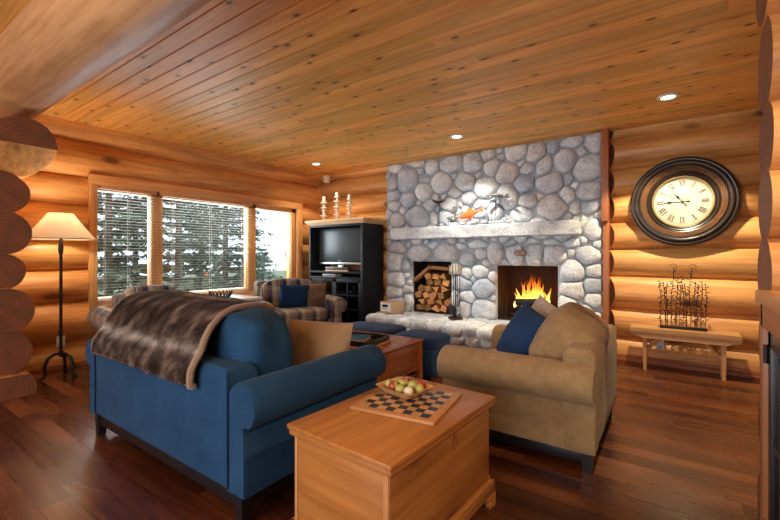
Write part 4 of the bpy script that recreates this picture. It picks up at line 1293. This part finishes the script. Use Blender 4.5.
# throw blanket over the sofa back cushions
t = thing('fur_throw', 'brown and white mottled fur throw draped over the sofa back', 'blanket', (0, 0, 0))
path = [(1.60, .87), (1.55, .915), (1.47, .942), (1.37, .950), (1.26, .945), (1.185, .918), (1.135, .872), (1.10, .82), (1.075, .76), (1.045, .715), (1.026, .68), (1.022, .64), (1.022, .60)]
def path_at(s):
    n_ = len(path)-1; q = max(0, min(.9999, s))*n_; i = int(q); f = q-i
    a, b = path[i], path[i+1]
    return a[0]+(b[0]-a[0])*f, a[1]+(b[1]-a[1])*f
NX, NS = 70, 44
def tp(i, j, off=0.0):
    fx = i/NX; s = j/NS
    y, z = path_at(s)
    y2, z2 = path_at(min(.9999, s+.03)); ty, tz = y2-y, z2-z; l = math.hypot(ty, tz) or 1; ny, nz = tz/l, -ty/l
    if nz < -.2 and s < .5: ny, nz = -ny, -nz
    xl = -2.98-.06*s; xr = -1.97+.10*s+.05*math.sin(s*3)
    x = xl+(xr-xl)*fx
    rp = .008*noise.noise(Vector((x*3, s*4, 1)))+.005*noise.noise(Vector((x*9, s*6, 4)))
    rise = -.02*fx
    # outward normal is up and towards the camera
    ny, nz = (-abs(tz)/l, abs(ty)/l)
    return (x, y+ny*(off+rp+.012), z+nz*(off+rp+.012)+(-.03*(fx-.5)**2)-.030*fx*(1-s)), (0, ny, nz)
vs = []; fs = []
for layer, off in ((0, 0.0), (1, .014)):
    for j in range(NS+1):
        for i in range(NX+1): vs.append(tp(i, j, off)[0])
n1_ = (NS+1)*(NX+1)
for j in range(NS):
    for i in range(NX):
        a = j*(NX+1)+i; fs.append([a, a+1, a+NX+2, a+NX+1]); b = n1_+a; fs.append([b, b+NX+1, b+NX+2, b+1])
rim = [i for i in range(NX)]+[j*(NX+1)+NX for j in range(NS)]+[NS*(NX+1)+i for i in range(NX, 0, -1)]+[j*(NX+1) for j in range(NS, 0, -1)]
for k in range(len(rim)):
    a, b = rim[k], rim[(k+1) % len(rim)]; fs.append([b, a, n1_+a, n1_+b])
mb = MB(); mb.add((vs, fs), off=False)
mb.g = [(v[0], (k % n1_)//(NX+1)/NS*.95, 0) for k, v in enumerate(vs)]; mb.r = [.5]*len(vs)
mb.build('cloth', M['throw'], t, angle=80)
random.seed(2); mb = MB()
for k in range(26000):
    i = random.uniform(1, NX-2.2); j = random.uniform(.5, NS-1.0)
    i0, j0 = int(i), int(j); p0 = Vector(tp(i0, j0, .013)[0]); p1 = Vector(tp(i0+1, j0, .013)[0]); p2 = Vector(tp(i0, j0+1, .013)[0]); nn = Vector(tp(i0, j0)[1])
    p = p0+(p1-p0)*(i-i0)+(p2-p0)*(j-j0)
    dn = (p2-p0).normalized(); d = nn*.35+dn*.9+Vector((random.uniform(-.5, .5), 0, 0)); d.normalize()
    L_ = random.uniform(.014, .028); sd = Vector((1, 0, 0))*.0011
    b = len(mb.v); tip = p+d*L_; mid = p+(d*.6+nn*.25)*L_
    mb.v += [tuple(p-sd), tuple(p+sd), tuple(mid+sd*.7), tuple(mid-sd*.7), tuple(tip)]
    gq = (p.x, j/NS*.95, 0); mb.g += [gq]*5; rr = random.random(); mb.r += [rr]*5
    mb.f += [[b, b+1, b+2, b+3], [b+3, b+2, b+4]]; mb.m += [0, 0]
o = mb.build('fur', M['fur'], t, angle=180); o['kind'] = 'stuff'
mb = MB()
mb.add(tube([tp(NX-.0, j, .010)[0] for j in range(NS+1)], .017, 8)); mb.add(tube([tp(i, NS, .008)[0] for i in range(NX+1)], .010, 8)); mb.add(tube([tp(0, j, .008)[0] for j in range(NS+1)], .009, 8))
mb.build('border', M['border'], t)

# pillows
def cush(name, label, mat, loc, rot, s=(.45, .45, .15), seed=0, grp=None, pinch=.05):
    mb = MB(); mb.add(pillow(*s, seed=seed, pinch=pinch), off=False)
    o = mb.build(name, mat, angle=80); o.location = loc; o.rotation_euler = rot
    tag(o, label, 'pillow', grp); return o
cush('throw_pillow', 'tan square pillow inside the near arm of the blue sofa', M['tanp'], (-1.82, 1.78, .60), (R(-16), 0, R(14)), (.47, .42, .14), 1, None, .025)
cush('throw_pillow', 'blue square pillow leaning inside the tan armchair', M['bluep'], (-.87, 2.89, .635), (R(-28), R(12), R(-50)), (.46, .44, .15), 2)
cush('throw_pillow', 'fluffy taupe pillow behind the blue pillow on the tan armchair', M['fluff'], (-.80, 3.10, .650), (R(-26), R(14), R(-48)), (.50, .46, .15), 3)
cush('throw_pillow', 'dark blue square pillow on the plaid armchair', M['bluep'], (-4.42, 3.90, .62), (R(14), R(2), R(62)), (.42, .38, .14), 4)
cush('throw_pillow', 'mottled brown pillow right of the blue pillow on the plaid armchair', M['brownp'], (-4.32, 4.18, .62), (R(14), R(-2), R(62)), (.40, .40, .13), 5)

# ---------------------------------------------------------------- side table and bowl by the window
t = thing('side_table', 'low pale side table under the window between the plaid armchairs', 'table', (-4.88, 3.12, 0))
mb = MB(); mb.add(*bb(-.34, .34, -.34, .34, .615, .655, .008)); mb.build('table_top', M['cream'], t)
for sx in (-1, 1):
    for sy in (-1, 1):
        mb = MB(); mb.add(loft([[(sx*.29+a*q, sy*.29+b*q, z) for a, b in ((-1, -1), (1, -1), (1, 1), (-1, 1))] for z, q in ((0, .016), (.62, .026))])); mb.build('leg', M['cab'], t)
t = thing('wire_bowl', 'black spiky openwork bowl on the pale side table', 'bowl', (-4.70, 2.93, .656))
mb = MB(); mb.add(lathe([(0, 0), (.06, 0), (.065, .01), (0, .014)], 20)); mb.build('foot', M['sisal'], t)
mb = MB()
for k in range(18):
    a = 2*PI*k/18; mb.add(tube([(.05*math.cos(a), .05*math.sin(a), .008), (.10*math.cos(a+.1), .10*math.sin(a+.1), .03), (.135*math.cos(a+.2), .135*math.sin(a+.2), .08), (.14*math.cos(a+.3), .14*math.sin(a+.3), .12)], [.010, .010, .008, .003], 6))
mb.build('spokes', M['sisal'], t)

# ---------------------------------------------------------------- coffee table
t = thing('coffee_table', 'reddish cherry wood coffee table between sofa and tan armchair', 'table', (-2.36, 2.73, 0))
mb = MB()
for k in range(4): mb.add(*bb(-.43+.215*k+.0005, -.43+.215*(k+1)-.0005, -.58, .58, .395, .42, .002), g='y')
mb.build('table_top', M['table'], t)
mb = MB()
for a, gx in (((-.41, .41, -.56, -.54, .14, .395), 'x'), ((-.41, .41, .54, .56, .14, .395), 'x'), ((-.41, -.39, -.56, .56, .14, .395), 'y'), ((.39, .41, -.56, .56, .14, .395), 'y')): mb.add(*bb(*a, .003), g=gx)
mb.build('side_panels', M['table'], t)
for sx in (-1, 1):
    for sy in (-1, 1):
        mb = MB(); mb.add(*bb(sx*.395-.03, sx*.395+.03, sy*.545-.03, sy*.545+.03, 0, .396, .004), g='z'); mb.build('leg', M['table'], t)
mb = MB(); mb.add(*bb(-.38, .38, -.53, .53, .07, .09, .003), g='y'); mb.build('lower_shelf', M['table'], t)

t = thing('serving_tray', 'black sided tray with a pale wooden base on the coffee table', 'tray', (-2.36, 2.80, .42), R(8))
mb = MB(); mb.add(*bb(-.27, .27, -.20, .20, 0, .018, .004)); mb.build('base', M['pine'], t)
mb = MB()
for a in ((-.26, .26, -.19, -.175, .018, .065), (-.26, .26, .175, .19, .018, .065), (-.26, -.245, -.175, .175, .018, .065), (.245, .26, -.175, .175, .018, .065)): mb.add(*bb(*a, .004))
mb.add(*bb(-.25, .25, -.18, .18, .018, .026, 0)); mb.build('rim', M['black'], t)
t = thing('magazine', 'teal and grey covered magazine lying in the black tray', 'magazine', (-2.38, 2.78, .447), R(20))
mb = MB(); mb.add(*bb(-.17, .15, -.12, .12, 0, .03, .003)); mb.build('pages', M['paper'], t)
mb = MB(); mb.add(*bb(-.172, .152, -.122, .122, .03, .033, .001)); mb.add(*bb(-.172, -.170, -.122, .122, 0, .032, 0)); mb.build('cover', M['teal'], t)

# ottomans
ott = thing('ottoman', 'navy blue cube ottoman at the far end of the coffee table, nearer the tan armchair', 'ottoman', (-2.10, 3.56, 0), 0, 'navy ottomans before the hearth')
def soft(v, X, Y, Z): return Vector((v.x, v.y, v.z+.02*(1-X*X)*(1-Y*Y)*(1 if Z > 0 else 0)))
mb = MB(); mb.add(blob(.50, .44, .28, 9, 9), T(0, 0, .19), off=False); mb.build('body', M['navy'], ott)
mb = MB(); mb.add(blob(.51, .45, .12, 6, 9, fn=soft), T(0, 0, .355), off=False); mb.build('cushion', M['navy'], ott)
for sx in (-1, 1):
    for sy in (-1, 1):
        mb = MB(); mb.add(*bb(sx*.20-.02, sx*.20+.02, sy*.17-.02, sy*.17+.02, 0, .07, .003)); mb.build('leg', M['black'], ott)
dup(ott, (-2.78, 3.60, 0), R(6), 'wider navy blue ottoman at the far end of the coffee table, nearer the armoire', (1.4, 1.1, 1.02))

# ---------------------------------------------------------------- blanket chest, chess board, bowl of fruit
t = thing('blanket_chest', 'large pine blanket chest in the foreground', 'chest', (-.995, 1.50, 0), R(-3.2))
lw, ld = .545, .835
mb = MB()
for a, gx in (((-lw/2+.025, lw/2-.025, -ld/2+.025, -ld/2+.045), 'x'), ((-lw/2+.025, lw/2-.025, ld/2-.045, ld/2-.025), 'x'), ((lw/2-.045, lw/2-.0249, -ld/2+.026, ld/2-.026), 'y'), ((-lw/2+.0249, -lw/2+.045, -ld/2+.026, ld/2-.026), 'y')):
    mb.add(*bb(*a, .09, .495, .001), g=gx, rnd=.4)
mb.build('body', M['chest'], t)
mb = MB()
mb.add(*bb(-lw/2, lw/2, -ld/2, ld/2, .508, .53, .005), g='y', rnd=.45)
mb.build('lid', M['chest'], t)
mb = MB()
for a, gx in (((-lw/2+.008, lw/2-.008, -ld/2+.006, -ld/2+.024, .485, .508), 'x'), ((lw/2-.024, lw/2-.006, -ld/2+.006, ld/2-.006, .485, .508), 'y'), ((-lw/2+.006, -lw/2+.024, -ld/2+.006, ld/2-.006, .485, .508), 'y'), ((-lw/2+.008, lw/2-.008, ld/2-.024, ld/2-.006, .485, .508), 'x')): mb.add(*bb(*a, .005), g=gx)
mb.build('lid_moulding', M['chestd'], t)
mb = MB()          # plinth with bracket feet
for (x0, x1, y0, y1, gx) in ((-lw/2, lw/2, -ld/2, -ld/2+.028, 'x'), (-lw/2, lw/2, ld/2-.028, ld/2, 'x'), (lw/2-.028, lw/2, -ld/2, ld/2, 'y'), (-lw/2, -lw/2+.028, -ld/2, ld/2, 'y')):
    mb.add(*bb(x0, x1, y0, y1, .065, .13, .006), g=gx)
mb.build('plinth', M['chestd'], t)
for sx in (-1, 1):
    for sy in (-1, 1):
        mb = MB(); pr = [(0, 0), (.055, 0), (.062, .02), (.05, .035), (.075, .045), (.10, .067), (0, .067)]
        mb.add(prism([(sx*(-p), q) for p, q in pr], .026), T(sx*lw/2, sy*(ld/2-.014), 0))
        mb.add(prism([(-p*1, q) for p, q in pr], .026), Matrix.Translation((sx*(lw/2-.014), sy*ld/2, 0)) @ Matrix.Rotation(PI/2*sy, 4, 'Z'))
        mb.build('bracket_foot', M['chestd'], t)
for a in ((-lw/2+.026, -lw/2+.042), (lw/2-.050, lw/2-.028)):
    mb = MB(); mb.add(*bb(a[0], a[1], -ld/2+.021, -ld/2+.026, .13, .49, .001), g='z'); mb.build('corner_strip', M['cab'], t)
mb = MB()
mb.add(box(.004, .022, .05, .001), T(lw/2-.02, .05, .45)); mb.add(lathe([(0, 0), (.007, 0), (.007, .004), (0, .004)], 12), T(lw/2-.022, .05, .41, ry=R(90)))
mb.build('lock_plate', M['chestd'], t)

cb = thing('chess_board', 'wooden chess board with black squares on the chest lid', 'chess board', (-1.005, 1.585, .531), R(8))
mb = MB(); B = .40
mb.add(*bb(-B/2, B/2, -B/2, B/2, 0, .014, .003)); mb.build('frame', M['board_f'], cb)
for nm, par, mt in (('light_squares', 0, 'board_l'), ('dark_squares', 1, 'board_d')):
    mb = MB(); q = (B-.07)/8
    for i in range(8):
        for j in range(8):
            if (i+j) % 2 == par:
                x = -B/2+.035+i*q; y = -B/2+.035+j*q; mb.add(*bb(x, x+q, y, y+q, .0135, .0150, 0))
    mb.build(nm, M[mt], cb)

BWX, BWY = -1.055, 1.625; bz = .546
t = thing('wooden_bowl', 'rectangular pale wooden bowl of fruit on the chess board', 'bowl', (BWX, BWY, bz), R(-10))
def rrect(hx, hy, rad, z, n=6):
    p = []
    for cx0, cy0, a0 in ((hx-rad, hy-rad, 0), (-hx+rad, hy-rad, PI/2), (-hx+rad, -hy+rad, PI), (hx-rad, -hy+rad, 3*PI/2)):
        for k in range(n): a = a0+PI/2*k/(n-1); p.append((cx0+rad*math.cos(a), cy0+rad*math.sin(a), z))
    return p
secs = [rrect(.060, .045, .02, 0), rrect(.085, .070, .025, .012), rrect(.112, .090, .025, .040), rrect(.118, .096, .025, .044), rrect(.110, .088, .02, .042), rrect(.084, .066, .02, .018), rrect(.06, .045, .015, .012)]
mb = MB(); mb.add(loft(secs)); mb.build('bowl_body', M['bowlw'], t, angle=60)
M['ball0'] = plain('green_painted_fruit', (.45, .46, .12), .35, var=.4, vscale=25)
M['ball1'] = plain('red_painted_fruit', (.42, .035, .02), .3, var=.5, vscale=20)
M['ball2'] = plain('cream_painted_fruit', (.78, .66, .50), .45, var=.3, vscale=25)
def two(name, a, b, thr=.5):
    m = NT(name); nz = m.noise(m.gco(), 22, 2)
    m.set(color=m.ramp(nz, [(thr-.04, a), (thr+.04, b)]), rough=.35, coat=.2); return m.mat
M['ball3'] = two('red_green_fruit', (.40, .06, .03), (.50, .50, .14), .5)
M['ball4'] = two('olive_brown_fruit', (.22, .10, .03), (.46, .42, .12), .45)
random.seed(12)
fr = [(-.070, -.035, 'ball4', 'olive and brown fruit at the far left corner of the wooden bowl'), (-.030, -.048, 'ball3', 'red and green fruit at the near left of the wooden bowl'),
      (.016, -.048, 'ball0', 'green fruit at the near middle of the wooden bowl'), (.062, -.038, 'ball2', 'cream coloured fruit at the near right of the wooden bowl'),
      (-.055, .020, 'ball4', 'brown topped fruit at the back left of the wooden bowl'), (-.008, .004, 'ball3', 'red streaked fruit in the centre of the wooden bowl'),
      (.042, .010, 'ball0', 'green fruit right of centre in the wooden bowl'), (-.012, .052, 'ball3', 'red and green fruit at the back of the wooden bowl'),
      (.078, .020, 'ball4', 'olive fruit near the right end of the wooden bowl'), (.060, .055, 'ball1', 'deep red fruit at the far right corner of the wooden bowl')]
for k, (x, y, mt, lb) in enumerate(fr):
    a = R(-10); X = BWX+x*math.cos(a)-y*math.sin(a); Y = BWY+x*math.sin(a)+y*math.cos(a)
    s_ = .046; mb = MB(); mb.add(blob(s_, s_, s_*.95, 2, 5, .05, 30, k)); mb.add(tube([(0, 0, s_*.42), (.003, 0, s_*.62)], .0018, 5))
    o = mb.build('fruit', M[mt], angle=80, loc=(X, Y, bz+.037+.010*random.random()+(.010 if k in (5, 6) else 0)))
    tag(o, lb, 'fruit', 'painted fruit in the wooden bowl')

# ---------------------------------------------------------------- floor lamp
lx, ly = -5.02, 1.385
t = thing('floor_lamp', 'wrought iron floor lamp with a lit conical linen shade', 'lamp', (lx, ly, 0))
mb = MB(); mb.add(tube([(0, 0, .20), (0, 0, 1.44)], .014, 10))
for z in (.25, .42, .46, 1.30): mb.add(lathe([(.014, z-.012), (.022, z-.004), (.022, z+.004), (.014, z+.012)], 12))
mb.add(lathe([(.012, 1.22), (.022, 1.25), (.024, 1.30), (.014, 1.38), (.010, 1.40)], 12)); mb.build('pole', M['iron'], t)
for k in range(3):
    a = R(30)+k*2*PI/3; c, s = math.cos(a), math.sin(a)
    pts = [(0, 0, .23), (.05*c, .05*s, .235), (.105*c, .105*s, .20), (.13*c, .13*s, .12), (.125*c, .125*s, .05), (.14*c, .14*s, .012), (.165*c, .165*s, .010)]
    mb = MB(); mb.add(tube(pts, [.014, .014, .016, .016, .014, .013, .016], 8)); mb.build('leg', M['iron'], t)
sv, sf = lathe([(.285, 1.385), (.19, 1.515), (.10, 1.645)], 48); sf = sf[:-2]
sv2, sf2 = lathe([(.282, 1.385), (.187, 1.515), (.097, 1.645)], 48); sf2 = sf2[:-2]
mb = MB(); mb.add((sv, sf)); mb.add((sv2, [f[::-1] for f in sf2])); mb.build('lamp_shade', M['shade'], t)
mb = MB(); mb.add(tube([(.284*math.cos(a), .284*math.sin(a), 1.385) for a in [2*PI*i/48 for i in range(48)]], .004, 6, True)); mb.add(tube([(.099*math.cos(a), .099*math.sin(a), 1.645) for a in [2*PI*i/32 for i in range(32)]], .004, 6, True)); mb.build('shade_trim', M['tanp'], t)
mb = MB(); mb.add(blob(.06, .06, .09, 2, 5), T(0, 0, 1.50)); mb.build('bulb', emis('lamp_bulb', (1.0, .78, .48), 18), t)
l = lamp('floor_lamp_light', 'POINT', (0, 0, 1.57), 18, (1.0, .84, .62), shadow_soft_size=.045); l.parent = t

# ---------------------------------------------------------------- outside
mb = MB(); mb.add(([(-60, -40, -1.6), (-5.9, -40, -1.6), (-5.9, 60, -1.6), (-60, 60, -1.6)], [[0, 1, 2, 3]]))
o = struct(mb.build('lawn_ground', M['grass']))


def conifer(x, y, h, rad, label, seed, mat, z0=-1.6, dens=1.0):
    random.seed(seed)
    t = thing('fir_tree', label, 'tree', (x, y, z0), 0, 'fir trees outside the window')
    mb = MB(); mb.add(tube([(0, 0, 0), (.05, 0, h*.5), (0, 0, h)], [.11, .07, .01], 8)); mb.build('trunk', M['tbark'], t)
    mb = MB(); z = .6
    while z < h-.2:
        k = 1-(z/h); R0 = rad*(k**.75)
        for b in range(int(6*dens)+2):
            a = random.uniform(0, 6.28); L_ = R0*random.uniform(.6, 1.1); dr = random.uniform(.05, .35)
            steps = int(L_/.11)+2
            for s in range(1, steps):
                f = s/steps; p = Vector((L_*f*math.cos(a), L_*f*math.sin(a), z-dr*L_*f*f+.15*L_*f))
                for q in range(4):
                    side = random.choice((-1, 1)); l_ = random.uniform(.14, .30)*(1.1-f*.4)
                    d = Vector((math.cos(a+side*.9), math.sin(a+side*.9), random.uniform(-.7, .15)))*l_
                    w_ = Vector((-d.y, d.x, random.uniform(-.04, .04)))*.24
                    i0 = len(mb.v); mid = p+d*.5
                    mb.v += [tuple(p), tuple(mid+w_), tuple(p+d), tuple(mid-w_)]
                    mb.g += [tuple(p)]*4; mb.r += [random.random()]*4; mb.f.append([i0, i0+1, i0+2, i0+3]); mb.m.append(0)
        z += random.uniform(.16, .30)
    mb.build('foliage', mat, t, angle=180)
# positions seen through the panes: (pixel column, distance along -x)
for k, (u, dx, h, rad, lb) in enumerate([(108, 10.5, 8.5, 2.0, 'dark fir tree seen through the left half of the left pane'), (135, 13.0, 8.0, 2.0, 'greyish fir tree seen through the right half of the left pane'),
                                         (178, 10.0, 8.5, 1.9, 'dark fir tree at the left of the middle pane'), (200, 14.0, 6.8, 1.7, 'fir tree in the middle of the middle pane, shorter than its neighbours'),
                                         (225, 11.5, 9.0, 2.1, 'broad fir tree at the right of the middle pane'), (246, 16.0, 7.5, 1.6, 'fir tree behind the right hand mullion'),
                                         (262, 19.0, 3.4, 1.9, 'small low fir tree at the bottom of the right pane')]):
    d0 = -229.2+.8186*(u-390); d1 = 326.6+.5745*(u-390)
    conifer(-dx, -dx*d1/d0, h, rad, lb, 40+k, M['needle'] if k % 2 == 0 else M['needle2'])
